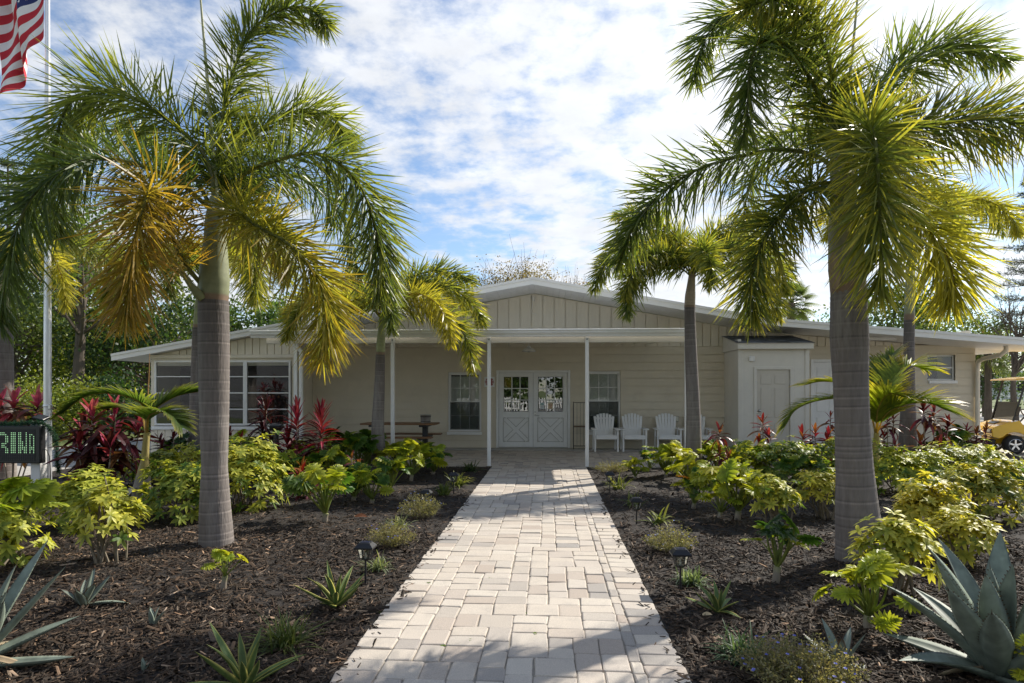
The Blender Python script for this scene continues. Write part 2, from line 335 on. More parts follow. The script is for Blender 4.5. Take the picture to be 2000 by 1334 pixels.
# --- pavers
def paver_mesh(name, w, d, tone, seed, h=.06):
    r = np.random.default_rng(seed); hw, hd = w/2-.0016, d/2-.0016; rings = []
    def ring(ins, z, cr):
        pts = []
        for (sx, sy) in ((1, 1), (-1, 1), (-1, -1), (1, -1)):
            cx, cy = sx*(hw-ins-cr), sy*(hd-ins-cr)
            a0 = {(1, 1): 0, (-1, 1): 90, (-1, -1): 180, (1, -1): 270}[(sx, sy)]
            for k in (0, 45, 90): pts.append((cx+cr*math.cos(math.radians(a0+k)), cy+cr*math.sin(math.radians(a0+k)), z))
        return np.array(pts)
    jit = r.normal(0, .0030, (12, 2))
    for ins, z, cr in ((0, -h, .012), (0, -.008, .013), (.0022, -.0026, .014), (.008, 0, .013)):
        q = ring(ins, z, cr); q[:, :2] += jit; q[:, 2] += r.normal(0, .0006, 12) if z > -h else 0; rings.append(q)
    v = np.concatenate(rings); f = []
    for k in range(3):
        for j in range(12): f.append([k*12+j, k*12+(j+1) % 12, (k+1)*12+(j+1) % 12, (k+1)*12+j])
    f.append(list(range(36, 48)))
    return v, f
def tiling(nx, ny, seed):
    r = random.Random(seed); top = [0]*nx; out = []
    while min(top) < ny:
        m = min(top); i = top.index(m); j = i
        while j < nx and top[j] == m: j += 1
        w = j-i
        c = [(a, b) for a, b in ((3, 2), (3, 2), (2, 3), (2, 3), (2, 2), (3, 3), (3, 2)) if a <= w and w-a != 1]
        a, b = r.choice(c)
        if r.random() < .5 and w-a != 1: x = i
        else: x = j-a
        for k in range(x, x+a): top[k] = m+b
        out.append((x, m, a, b))
    return out
def lay_path():
    base = sheet('garden_path', 'sand', PX0+.02, PX1-.02, -1.0, 17.0, .007)
    pieces = []; y0, y1 = 1.6, 13.03
    rr = random.Random(4)
    for side in (0, 1):                                # soldier courses at both edges
        y = y0
        while y < y1:
            d = .155; pieces.append((PX0+.115 if side == 0 else PX1-.115, y+d/2, .23, d)); y += d
    y = y0
    while y < y1:                                      # row of cut slips by the right edge
        d = rr.choice((.155, .155, .23, .12)); pieces.append((PX1-.23-.035, y+d/2, .07, d)); y += d
    fx0, fx1 = PX0+.23, PX1-.30; nx = 18; u = (fx1-fx0)/nx
    for x, m, a, b in tiling(nx, int((y1-y0)/u)-2, 3):
        pieces.append((fx0+(x+a/2)*u, y0+(m+b/2)*u, a*u, b*u))
    pieces = [p for p in pieces if p[1] < y1-.02]
    vis = sorted([p for p in pieces if p[1] > 2.9], key=lambda p: p[1]-.2*p[2]); near = set(vis[:300])
    cache = {}; rest = MB()
    for p in pieces:
        x, y, w, d = p; key = (round(w, 3), round(d, 3), rr.randrange(4))
        tilt = (rr.gauss(0, .008), rr.gauss(0, .008)); dz = rr.gauss(.018, .0025); rz = rr.gauss(0, .013)
        if key not in cache: cache[key] = paver_mesh('paver', key[0], key[1], 0, hash(key) % 9999)
        v, f = cache[key]
        if p in near:
            if (key, 'm') not in cache:
                cache[key, 'm'] = MB().add(v, f, col=(0, 0, 0)).mesh('paver', MT['paver'])
            ob = bpy.data.objects.new('paver', cache[key, 'm']); C.objects.link(ob); ob.parent = base
            ob.location = (x, y, dz); ob.rotation_euler = (tilt[0], tilt[1], rz)
        else:
            t = rr.random(); R = np.array(Matrix.Rotation(rz, 3, 'Z')); vv = v@R.T; vv[:, 2] += vv[:, 0]*tilt[0]+vv[:, 1]*tilt[1]
            rest.add(vv+np.array([x, y, dz]), f, col=(t, t, t))
    o = rest.build('paver_course', MT['paver']); o.parent = base; stuff(o)
    # porch floor, same pavers, too flat to the eye to tell apart singly
    pf = sheet('porch_floor', 'sand', -6.6, 4.55, 13.04, 16.62, .008); mb = MB()
    nx = 140; u = (4.55+6.6)/nx
    for x, m, a, b in tiling(nx, int(3.56/u), 11):
        X, Y = -6.6+(x+a/2)*u, 13.05+(m+b/2)*u
        if Y+b*u/2 > 16.63: continue
        k = (round(a*u, 3), round(b*u, 3), rr.randrange(3))
        if k not in cache: cache[k] = paver_mesh('paver', k[0], k[1], 0, hash(k) % 9999)
        v, f = cache[k]; t = rr.random(); mb.add(v+np.array([X, Y, .018+rr.gauss(0, .002)]), f, col=(t, t, t))
    o = mb.build('paver_course', MT['paver']); o.parent = pf; stuff(o)
    struct(MB().box(-6.4, 4.55, 16.63, 17.09, -.05, .035, .008).build('concrete_apron', MT['concrete']))
lay_path()

# ------------------------------------------------------------------ the clubhouse
PT = [WP(217, 691, YF), WP(1040, 541, YF), WP(1515, 622, YF), WP(2085, 666, YF)]
PT = [(p[0], p[2]) for p in PT]
def roof_z(x):
    for (x0, z0), (x1, z1) in zip(PT, PT[1:]):
        if x <= x1: break
    return z0+(z1-z0)*(x-x0)/(x1-x0)
XWL, XWR = X_(294, YL), X_(576, YL)            # left wing wall
XR = X_(1905, YW)                              # right corner of the building
ZB = Z_(1390, 677, YW)                         # top of the block wall
club = thing('clubhouse', 'low beige clubhouse with wide gable roof, covered porch and white double doors', 'building', (0, 17, 0))
RO = tuple(club.location)
def P_(mb, name, m, smooth=False): return part(mb, name, MT[m] if isinstance(m, str) else m, club, smooth)
def S_(mb, name, m, p, smooth=False): return sub(mb, name, MT[m] if isinstance(m, str) else m, p, club, smooth)
def intervals(x0, x1, z0, z1, ops):
    zs = sorted({z0, z1, *[z for o in ops for z in o[2:] if z0 < z < z1]})
    for a, b in zip(zs, zs[1:]):
        zm = (a+b)/2; xs = [(x0, x1)]
        for o in ops:
            if o[2] < zm < o[3]:
                n = []
                for p, q in xs:
                    if o[1] <= p or o[0] >= q: n.append((p, q)); continue
                    if o[0] > p: n.append((p, o[0]))
                    if o[1] < q: n.append((o[1], q))
                xs = n
        for p, q in xs: yield p, q, a, b
def open_wall(mb, x0, x1, z0, z1, Y, th, ops, shrink=0.0, **k):
    for p, q, a, b in intervals(x0, x1, z0, z1, ops): mb.box(p, q, Y, Y+th, a, b, **k)
# openings on the main wall: two sash windows, double doors, right wing door and windows
def op(px0, px1, py0, py1, Y): pm = (px0+px1)/2; return [X_(px0, Y), X_(px1, Y), Z_(pm, py1, Y), Z_(pm, py0, Y)]
W1 = op(875, 940, 727, 843, YW); W2 = op(1146, 1212, 725, 843, YW); DD = op(970, 1113, 724, 873, YW); DD[2] = .036
RW1 = op(1690, 1738, 693, 743, YW); RW2 = op(1811, 1866, 693, 743, YW); RD = op(1583, 1652, 702, 868, YW); RD[2] = .05
OPS = [W1, W2, DD, RW1, RW2, RD]
mb = MB(); open_wall(mb, XWR, XR, -.06, ZB+.02, YW+.022, .13, OPS); wall = P_(mb, 'block_wall', 'beige_wall')
nz = 13; pitch = (ZB-.02)/nz
for k in range(nz):
    z0 = .02+k*pitch; b = MB()
    for p, q, a, c in intervals(XWR+.11, XR, z0+.007, z0+pitch-.007, OPS): S_(MB().box(p, q, YW, YW+.05, a, c), 'block_course', 'beige_wall', wall)
b = MB()
for k in range(nz):
    z0 = .02+k*pitch; b.box(XR-.05, XR+.002, YW+.06, 27, z0+.004, z0+pitch-.004)
S_(b.box(XR-.14, XR-.012, YW+.16, 27, -.06, ZB+.4), 'end_wall', 'beige_wall', wall)
# siding of the gable: vertical boards that follow the roof slope
def boards(parent, x0, x1, z0, Y, w, top, m='beige_siding', gap=.022):
    x = x0
    while x < x1-.02:
        q = min(x+w, x1); b = MB()
        zt = [top(x)-.02, top(q)-.02]
        ins = [v for v in (PT[1][0], PT[2][0]) if x < v < q]
        poly = [(x+gap/2, z0), (q-gap/2, z0), (q-gap/2, zt[1])]+[(v, top(v)-.02) for v in ins]+[(x+gap/2, zt[0])]
        if min(zt) > z0+.03: S_(b.prism(poly, Y, Y+.03), 'siding_board', m, parent)
        x += w
sof = lambda x: roof_z(x)-.17
poly = [(XWR, ZB)]+[(XR, ZB), (XR, sof(XR))]+[(PT[2][0], sof(PT[2][0])), (PT[1][0], sof(PT[1][0])), (XWR, sof(XWR))]
gw = P_(MB().prism(poly, YW+.025, YW+.14), 'gable_wall', 'beige_siding')
boards(gw, X_(840, YW)-2.1, X_(1372, YW), ZB+.01, YW-.006, .302, sof)
boards(gw, X_(1372, YW), XR, ZB+.01, YW-.004, .21, sof)
# roof
prof = [(x, z) for x, z in PT]
def band(o0, o1): return [(x, z-o0) for x, z in prof]+[(x, z-o1) for x, z in reversed(prof)]
roof = P_(MB().prism(band(-.005, .14), YF+.03, 28.0), 'roof', 'roof_metal')
S_(MB().prism(band(0, .062), YF-.02, YF+.028), 'drip_edge', 'fascia_paint', roof)
for (xa, za), (xb, zb) in zip(prof, prof[1:]):
    S_(MB().prism([(xa, za-.063), (xb, zb-.063), (xb, zb-.175), (xa, za-.175)], YF, YF+.027), 'fascia', 'fascia_paint', roof)
xs = np.arange(PT[0][0]+.02, PT[3][0], .155)
for a in xs:
    q = min(a+.15, PT[3][0]); S_(MB().prism([(a, roof_z(a)-.162), (q, roof_z(q)-.162), (q, roof_z(q)-.142), (a, roof_z(a)-.142)], YF+.029, YW+.02), 'soffit_board', 'white_trim', roof)
# left wing with its window wall
LW = [op(302, 390, 704, 831, YL), op(390, 479, 704, 831, YL), op(479, 568, 704, 831, YL)]
lo = [LW[0][0]-.02, LW[2][1]+.02, LW[0][2]-.02, LW[0][3]+.02]
mb = MB(); open_wall(mb, XWL, XWR, -.05, 2.35, YL+.02, .12, [lo]); mb.box(XWR-.12, XWR-.002, YL+.14, YW+.02, -.05, 2.9); mb.box(XWL, XWL+.12, YL+.14, 27, -.05, 2.3)
lw = P_(mb, 'wing_wall', 'beige_siding')
boards(lw, XWL, XWR, lo[3]+.13, YL, .192, sof); 
x = XWL
while x < XWR-.02:
    S_(MB().box(x+.008, min(x+.192, XWR)-.008, YL-.002, YL+.019, -.02, lo[2]-.09), 'siding_board', 'beige_siding', lw); x += .192
S_(MB().box(XWL-.01, XWR+.015, YL-.03, YL+.019, lo[3]+.035, lo[3]+.125, .006), 'trim_board', 'beige_siding', lw)
S_(MB().prism([(XWL, 2.2), (XWR, 2.2), (XWR, sof(XWR)), (XWL, sof(XWL))], YL+.031, YL+.12), 'gable_infill', 'beige_siding', lw)
P_(MB().box(XWL+.2, XR-.3, YW+1.1, YW+1.2, -.05, 2.6).box(XWL+.2, XWR-.2, YL+1.0, YL+1.1, -.05, 2.2), 'inner_wall', 'interior')
# windows
def frame_box(mb, x0, x1, z0, z1, w, y0, y1, b=.004):
    mb.box(x0, x0+w, y0, y1, z0, z1, b); mb.box(x1-w, x1, y0, y1, z0, z1, b)
    mb.box(x0+w+.0005, x1-w-.0005, y0+.001, y1-.001, z1-w, z1, b); mb.box(x0+w+.0005, x1-w-.0005, y0+.001, y1-.001, z0, z0+w, b)
def sash_window(o, Y, ncol, blinds=True):
    x0, x1, z0, z1 = o; f = MB(); frame_box(f, x0+.002, x1-.002, z0+.002, z1-.002, .045, Y+.03, Y+.10)
    win = P_(f, 'window', 'white_trim'); zm = (z0+z1)/2
    for k, (a, c) in enumerate(((z0+.045, zm+.01), (zm-.01, z1-.045))):
        y = Y+.045+.022*(k == 1); s = MB(); frame_box(s, x0+.046, x1-.046, a, c, .03, y, y+.02, .002); S_(s, 'sash', 'white_trim', win)
        gx0, gx1, gz0, gz1 = x0+.076, x1-.076, a+.03, c-.03; g = MB()
        for i in range(1, ncol): xx = gx0+(gx1-gx0)*i/ncol; g.box(xx-.008, xx+.008, y+.002, y+.011, gz0, gz1)
        g.box(gx0, gx1, y+.003, y+.010, (gz0+gz1)/2-.008, (gz0+gz1)/2+.008); S_(g, 'muntin', 'white_trim', win)
        S_(MB().box(gx0-.004, gx1+.004, y+.012, y+.016, gz0-.004, gz1+.004), 'pane', 'glass', win)
    S_(MB().box(x0+.05, x1-.05, Y+.036, Y+.038, z0+.05, zm), 'insect_screen', 'screen', win)
    if blinds:
        n = int((z1-z0-.1)/.05)
        for i in range(n):
            zz = z0+.06+i*.05; S_(MB().obox(((x0+x1)/2, Y+.125, zz), (1, 0, 0), (0, .25, .968), (0, -.968, .25), (x1-x0)/2-.06, .0262, .0012), 'blind_slat', 'blind', win)
    S_(MB().box(x0-.02, x1+.02, Y-.05, Y+.028, z0-.085, z0-.003, .006), 'sill', 'white_paint', win); return win
sash_window(W1, YW, 3); sash_window(W2, YW, 3)
for o in LW:
    x0, x1, z0, z1 = o; f = MB(); frame_box(f, x0+.001, x1-.001, z0, z1, .05, YL-.02, YL+.06); win = P_(f, 'window', 'white_trim')
    for i in range(1, 4):
        zz = z0+(z1-z0)*i/4; S_(MB().box(x0+.052, x1-.052, YL-.005, YL+.03, zz-.014, zz+.014, .003), 'rail', 'white_trim', win)
    for i in range(4):
        za, zb = z0+.05+(z1-z0-.1)*i/4, z0+.05+(z1-z0-.1)*(i+1)/4
        S_(MB().obox(((x0+x1)/2, YL+.012, (za+zb)/2), (1, 0, 0), (0, 1, .015*i), (0, -.015*i, 1), (x1-x0)/2-.051, .002, (zb-za)/2-.011), 'pane', 'glass', win)
P_(MB().box(lo[0]-.05, lo[1]+.05, YL-.05, YL-.004, lo[2]-.085, lo[2]-.003, .006), 'window_sill', 'white_paint')
for o in (RW1, RW2):
    x0, x1, z0, z1 = o; f = MB(); frame_box(f, x0+.002, x1-.002, z0+.002, z1-.002, .04, YW+.06, YW+.12); win = P_(f, 'window', 'white_trim')
    zm = (z0+z1)/2; S_(MB().box(x0+.042, x1-.042, YW+.062, YW+.11, zm-.018, zm+.018, .003), 'rail', 'white_trim', win)
    for a, c in ((z0+.042, zm-.018), (zm+.018, z1-.042)): S_(MB().box(x0+.042, x1-.042, YW+.085, YW+.089, a, c), 'pane', 'glass', win)
    S_(MB().box(x0+.02, x1+.03, YW-.05, YW+.058, z0-.085, z0-.002, .006), 'sill', 'white_paint', win)
# double doors
x0, x1, z0, z1 = DD; f = MB(); fw = .055
f.box(x0-.01, x0+fw, YW-.025, YW+.10, z0, z1+.01, .005); f.box(x1-fw, x1+.01, YW-.025, YW+.10, z0, z1+.01, .005); f.box(x0+fw, x1-fw, YW-.024, YW+.10, z1-fw, z1+.01, .005)
P_(f, 'door_frame', 'white_paint'); P_(MB().box(x0+.06, x1-.06, YW+.001, YW+.14, .0352, .052, .004), 'threshold', 'metal')
def zpx(y): return Z_(1041, y, YW)
xm = (x0+x1)/2
for k in (0, 1):
    a, c = (x0+fw+.004, xm-.003) if k == 0 else (xm+.003, x1-fw-.004); bz, tz = .056, z1-fw-.004; gy0, gy1 = zpx(804), zpx(736); m_ = .13
    d = MB(); ya, yb = YW+.02, YW+.062
    open_wall(d, a, c, bz, tz, ya+.040, yb-ya-.024, [[a+m_, c-m_, gy0, gy1]])
    door = P_(d, 'door', 'white_paint')
    fr = MB(); zp0, zp1 = zpx(863), zpx(816)       # raised frame and X brace of the lower panel
    fr.box(a, a+m_-.02, ya, ya+.0395, bz, tz, .006); fr.box(c-m_+.02, c, ya, ya+.0395, bz, tz, .006)
    for q0, q1 in ((bz, zp0), (zp1, gy0-.004), (gy1+.004, tz)): fr.box(a+m_-.0195, c-m_+.0195, ya+.001, ya+.0395, q0, q1, .006)
    S_(fr, 'rail', 'white_paint', door)
    br = MB(); u0, u1 = a+m_-.02, c-m_+.02; dx = .05
    br.bar((u0+dx, ya+.022, zp0+.03), (u1-dx, ya+.022, zp1-.03), .10, .034, up=(0, 1, 0), b=.006); S_(br, 'brace', 'white_paint', door)
    br = MB().bar((u0+dx, ya+.0205, zp1-.03), (u1-dx, ya+.0205, zp0+.03), .10, .034, up=(0, 1, 0), b=.006); S_(br, 'brace', 'white_paint', door)
    jn = MB()                                       # groove shade painted as thin dark strips along the braces and round the panel
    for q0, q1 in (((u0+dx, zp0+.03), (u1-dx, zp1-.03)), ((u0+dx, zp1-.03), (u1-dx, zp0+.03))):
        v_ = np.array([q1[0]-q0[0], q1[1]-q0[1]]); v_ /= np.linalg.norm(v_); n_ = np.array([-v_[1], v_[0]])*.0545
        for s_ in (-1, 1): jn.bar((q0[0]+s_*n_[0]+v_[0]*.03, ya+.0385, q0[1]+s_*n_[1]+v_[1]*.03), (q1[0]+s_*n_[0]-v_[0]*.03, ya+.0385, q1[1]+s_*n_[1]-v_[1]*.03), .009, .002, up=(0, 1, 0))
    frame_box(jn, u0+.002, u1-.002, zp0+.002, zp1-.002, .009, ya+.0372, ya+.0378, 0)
    stuff(S_(jn, 'panel_shade_line', 'groove_shade', door))
    mu = MB()
    for i in (1, 2):
        xx = a+m_+(c-a-2*m_)*i/3; mu.box(xx-.011, xx+.011, ya+.004, ya+.042, gy0, gy1, .002); zz = gy0+(gy1-gy0)*i/3; mu.box(a+m_, c-m_, ya+.005, ya+.041, zz-.011, zz+.011, .002)
    S_(mu, 'muntin', 'white_paint', door)
    for i in range(3):
        for j in range(3):
            g0, g1 = a+m_+(c-a-2*m_)*i/3, a+m_+(c-a-2*m_)*(i+1)/3; h0, h1 = gy0+(gy1-gy0)*j/3, gy0+(gy1-gy0)*(j+1)/3
            t1, t2 = random.gauss(0, .005), random.gauss(0, .005)
            ax = np.array((1, t1, 0)); az = np.array((0, t2, 1)); ay = np.cross(az, ax)
            S_(MB().obox(((g0+g1)/2, ya+.046, (h0+h1)/2), ax, ay, az, (g1-g0)/2-.012, .0015, (h1-h0)/2-.012), 'pane', 'door_glass', door)
    for zz in (.3, 1.05, 1.8):
        hx = a-.002 if k == 0 else c+.002; S_(MB().tube([(hx, ya-.008, zz-.05), (hx, ya-.008, zz+.05)], .008, 8), 'hinge', 'metal', door)
    if k == 1:
        h = MB(); hx, hz = a+.055, zpx(811); h.lathe([(0, -.012), (.028, -.012), (.03, -.004), (.03, .004)], 16, (hx, ya-.002, hz), 'y'); h.tube([(hx, ya-.012, hz), (hx, ya-.05, hz)], .009, 8); h.tube([(hx, ya-.05, hz), (hx+.11, ya-.052, hz-.006)], .010, 8)
        h.lathe([(0, -.01), (.02, -.01), (.022, .002)], 14, (hx-.005, ya-.002, hz+.085), 'y'); S_(h, 'door_handle', 'metal', door)
        # two notices taped inside the glass
        pw = (c-a-2*m_)/3
        n1 = MB(); cx, cz = a+m_+pw*.5, gy0+(gy1-gy0)/6-.0; n1.box(cx-.055, cx+.055, ya+.021, ya+.0235, cz-.085, cz+.085, col=(.42, .55, .53)); n1.box(cx-.045, cx+.045, ya+.0203, ya+.0207, cz-.075, cz+.02, col=(.8, .82, .8))
        n1.lathe([(0, 0), (.022, 0)], 14, (cx, ya+.0203, cz+.05), 'y', col=(.15, .3, .32))
        for i in range(4): n1.box(cx-.035+.01*(i % 2), cx+.035-.01*(i % 2), ya+.0196, ya+.0200, cz-.06+i*.02, cz-.053+i*.02, col=(.15, .17, .18))
        S_(n1, 'notice', 'print', door)
        n2 = MB(); cx = a+m_+pw*1.5; n2.box(cx-.06, cx+.06, ya+.021, ya+.0235, cz-.085, cz+.085, col=(.72, .63, .42))
        n2.lathe([(.032, 0), (.042, 0)], 24, (cx, ya+.0203, cz+.02), 'y', col=(.45, .05, .03)); n2.bar((cx-.026, ya+.0200, cz+.046), (cx+.026, ya+.0200, cz-.006), .009, .0005, up=(0, 1, 0), col=(.45, .05, .03)); n2.box(cx-.022, cx+.02, ya+.0193, ya+.0196, cz+.015, cz+.023, col=(.03, .03, .03))
        n2.box(cx-.04, cx+.04, ya+.0203, ya+.0207, cz-.065, cz-.045, col=(.35, .05, .03)); S_(n2, 'notice', 'print', door)
# right wing door (white, panelled)
def panel_door(o, Y, m, knob=None):
    x0, x1, z0, z1 = o; casing = MB(); casing.box(x0-.07, x0, Y-.022, Y+.05, z0, z1+.07, .004); casing.box(x1, x1+.07, Y-.022, Y+.05, z0, z1+.07, .004); casing.box(x0+.0005, x1-.0005, Y-.021, Y+.05, z1, z1+.07, .004)
    P_(casing, 'door_frame', 'closet_paint' if m == 'door_beige' else 'white_paint')
    dr = P_(MB().box(x0+.004, x1-.004, Y+.012, Y+.045, z0, z1-.004), 'door', m); w = x1-x0; h = z1-z0
    for ci in (0, 1):
        for (r0, r1) in ((.06, .36), (.43, .78), (.83, .94)):
            a = x0+w*(.13+ci*.42); c = a+w*.32; p = MB(); p.box(a, c, Y+.004, Y+.0115, z0+h*r0, z0+h*r1, .006)
            frame_box(p, a-.012, c+.012, z0+h*r0-.012, z0+h*r1+.012, .01, Y+.007, Y+.0117, .001); S_(p, 'door_panel', m, dr)
    if knob:
        kb = MB(); kx = x0+.06
        for kz in (z0+h*.44, z0+h*.51): kb.lathe([(0, -.06), (.022, -.055), (.03, -.04), (.022, -.022), (.012, -.015), (.03, -.008), (.03, 0)], 16, (kx, Y+.012, kz), 'y')
        S_(kb, 'door_handle', 'metal', dr, True)
    hx = x1-.003
    for zz in (.25, .5, .85): S_(MB().tube([(hx, Y+.004, z0+h*zz-.05), (hx, Y+.004, z0+h*zz+.05)], .007, 8), 'hinge', 'metal', dr)
RDi = [RD[0]+.07, RD[1]-.07, .05, RD[3]-.07]; panel_door(RDi, YW, 'white_paint')
# utility closet standing out of the wall
cx0, cx1 = X_(1443, YC), X_(1580, YC); cz = Z_(1510, 682, YC)
CD = op(1478, 1543, 722, 884, YC); CD[2] = .04
mb = MB(); open_wall(mb, cx0, cx1, -.05, cz, YC, .08, [CD]); mb.box(cx0, cx0+.08, YC+.0805, YW-.001, -.05, cz+.25); mb.box(cx1-.08, cx1, YC+.0805, YW-.001, -.05, cz+.2)
clo = P_(mb, 'closet_wall', 'closet_paint')
for xx in (cx0, cx1-.09): S_(MB().box(xx-.004, xx+.094, YC-.02, YC-.001, -.03, cz, .004), 'corner_trim', 'closet_paint', clo)
S_(MB().box(cx0-.02, cx0-.001, YC-.02, YC+.09, -.03, cz, .004), 'corner_trim', 'closet_paint', clo)
S_(MB().box(cx0-.06, cx1+.06, YC-.14, YC-.021, cz-.002, cz+.15, .006), 'fascia', 'closet_paint', clo)
S_(MB().prism([(YC-.021, cz-.002), (YC-.021, cz+.14), (YW-.005, cz+.42), (YW-.005, cz-.002)], cx0-.04, cx0-.021, 'x'), 'rake_board', 'closet_paint', clo)
S_(MB().prism([(YC-.13, cz), (YC-.13, cz+.13), (YW-.005, cz+.41), (YW-.005, cz+.2)], cx0, cx1, 'x'), 'roof_deck', 'closet_paint', clo)
rr = random.Random(5); n = 10; dy = (YW-YC+.18)/n; sl = .28/(YW-YC+.13)
for i in range(n):
    x = cx0-.07-rr.random()*.2; y0 = YC-.18+i*dy
    while x < cx1+.07:
        q = min(x+rr.choice((.2, .28, .34)), cx1+.075); t = rr.uniform(.6, 1.5); a = max(x, cx0-.07)
        if q-a > .02: S_(MB().obox(((a+q)/2, y0+dy*.55, cz+.15+sl*(y0+dy*.55-YC+.13)+.004), (1, 0, 0), (0, 1, sl*.86), (0, -sl*.86, 1), (q-a)/2-.003, dy*.55, .004, col=(t, t*1.03, t*1.08)), 'shingle', 'shingle', clo)
        x = q
panel_door(CD, YC-.001, 'door_beige', True)
v = MB(); vx, _, vz = WP(1468, 701, YC); v.box(vx-.06, vx+.06, YC-.05, YC-.001, vz-.06, vz+.06, .008); frame_box(v, vx-.05, vx+.05, vz-.05, vz+.05, .012, YC-.06, YC-.0505, .001); P_(v, 'vent_cover', 'white_paint')
# porch roof, gutter, beam and posts
gx0, gx1 = X_(490, 12.95), X_(1341, 12.95); gz = Z_(915, 643.5, 12.95)
pr = P_(MB().prism([(13.02, gz-.045), (13.02, gz-.005), (YW-.002, gz+.13), (YW-.002, gz+.09)], gx0+.02, gx1-.01, 'x'), 'porch_roof', 'white_trim')
for i, x in enumerate(np.arange(gx0+.3, gx1-.1, .405)): S_(MB().prism([(13.05, gz-.004), (13.05, gz+.02), (YW-.004, gz+.155), (YW-.004, gz+.13)], x-.012, x+.012, 'x'), 'roof_seam', 'white_trim', pr)
prof_g = [(12.90, gz), (12.885, gz-.012), (12.885, gz-.03), (12.90, gz-.04), (12.90, gz-.075), (12.93, gz-.12), (12.935, gz-.15), (13.015, gz-.15), (13.015, gz-.14), (12.945, gz-.14), (12.94, gz-.118), (12.91, gz-.074), (12.91, gz)]
gut = P_(MB().prism(prof_g, gx0, gx1, 'x').prism([(12.91, gz-.002), (12.91, gz-.074), (12.94, gz-.118), (12.945, gz-.14), (13.014, gz-.14), (13.014, gz-.002)], gx0+.001, gx0+.004, 'x').prism([(12.91, gz-.002), (12.91, gz-.074), (12.94, gz-.118), (12.945, gz-.14), (13.014, gz-.14), (13.014, gz-.002)], gx1-.004, gx1-.001, 'x'), 'gutter', 'white_trim')
P_(MB().box(gx0+.25, gx1-.02, 13.13, 13.21, gz-.26, gz-.05, .004), 'porch_beam', 'closet_paint')
for x in np.arange(gx0+.6, gx1, .8): S_(MB().bar((x, 12.89, gz+.004), (x, 13.02, gz+.006), .02, .006), 'gutter_strap', 'white_trim', gut)
for px in (581, 769, 956, 1146, 1339):
    x = X_(px, 13.17); po = P_(MB().box(x-.036, x+.036, 13.05, 13.125, .015, gz-.152, .005), 'porch_post', 'white_paint')
    for zz in (gz-.2,): S_(MB().lathe([(0, -.008), (.012, -.006), (.012, .002)], 10, (x, 13.049, zz), 'y'), 'bolt', 'dark_metal', po)
    S_(MB().box(x-.05, x+.05, 13.04, 13.135, .0145, .022), 'post_foot', 'metal', po)
for x0_ in np.arange(gx0+.35, gx1-.1, .40): S_(MB().box(x0_-.002, x0_+.002, 13.22, YW-.01, gz-.055, gz-.046), 'pan_joint', 'fascia_paint', pr)
def downspout(pts, w=.045): return P_(MB().tube(pts, w, 8), 'downspout', 'white_trim' if pts[0][0] < 0 else 'beige_siding', True)
xd = XWR+.06; xs_ = X_(589, 13.1); downspout([(xs_-.16, 12.98, gz-.14), (xs_-.16, 12.99, gz-.22), (xs_-.10, 13.03, gz-.32), (xs_, 13.07, gz-.42), (xs_, 13.08, gz-.6), (xs_, 13.08, 1.0), (xs_, 13.08, .06)], .046)
q = [WP(1965, 676, 16.2), WP(1965, 684, 16.2), WP(1955, 693, 16.3), WP(1920, 701, 16.8), WP(1911, 706, 17.0), WP(1909, 720, 17.03), WP(1909, 780, 17.03), WP(1909, 830, 17.03), WP(1911, 841, 17.0), WP(1917, 847, 16.85)]
downspout(q, .055)
# things fixed to the walls
b = MB(); bx_, _, bz_ = WP(1041.5, 584, YW); b.box(bx_-.035, bx_+.035, YW-.07, YW-.007, bz_-.06, bz_+.06, .01)
jb = P_(b, 'junction_box', 'closet_paint')
S_(MB().tube([(bx_, YW-.03, bz_+.06), (bx_-.005, YW-.03, bz_+.2)], .006, 6), 'conduit', 'closet_paint', jb)
S_(MB().tube([(bx_-.01, YW-.03, bz_-.06), (bx_-.02, YW-.03, bz_-.2), (bx_-.05, YW-.035, bz_-.33), (bx_-.02, YW-.03, bz_-.39), (bx_+.06, YW-.03, bz_-.40), (bx_+.10, YW-.03, bz_-.44)], .007, 6), 'cable', 'fascia_paint', jb)
ox, _, oz = WP(1322, 818, YW); P_(MB().box(ox-.045, ox+.045, YW-.06, YW-.001, oz-.075, oz+.075, .012), 'outlet_cover', 'metal')
sx, _, sz = WP(956, 746, YW); o = MB(); o.box(sx-.14, sx+.14, YW-.012, YW-.001, sz-.135, sz+.135, .003, col=(.8, .79, .76))
o.lathe([(0, 0), (.112, 0)], 8, (sx, YW-.0135, sz), 'y', col=(.30, .025, .03)); o.lathe([(.118, 0), (.124, 0)], 8, (sx, YW-.0135, sz), 'y', col=(.30, .025, .03))
o.box(sx-.03, sx+.03, YW-.0150, YW-.0140, sz-.06, sz+.03, col=(.8, .79, .76))
for i in range(4): o.box(sx-.03+i*.016, sx-.018+i*.016, YW-.0150, YW-.0140, sz+.0305, sz+.07-.008*abs(i-1.5), col=(.8, .79, .76))
for i in range(3): o.box(sx+.075, sx+.10, YW-.0150, YW-.0140, sz-.05+i*.04, sz-.035+i*.04, col=(.8, .79, .76)); o.box(sx-.10, sx-.075, YW-.0150, YW-.0140, sz-.05+i*.04, sz-.035+i*.04, col=(.8, .79, .76))
P_(o, 'wall_sign', 'print')
lx, _, lz = WP(1720, 660, 16.3); P_(MB().box(lx-.36, lx+.36, 16.25, 16.37, roof_z(lx)-.24, roof_z(lx)-.165, .01), 'soffit_lamp', 'white_trim')
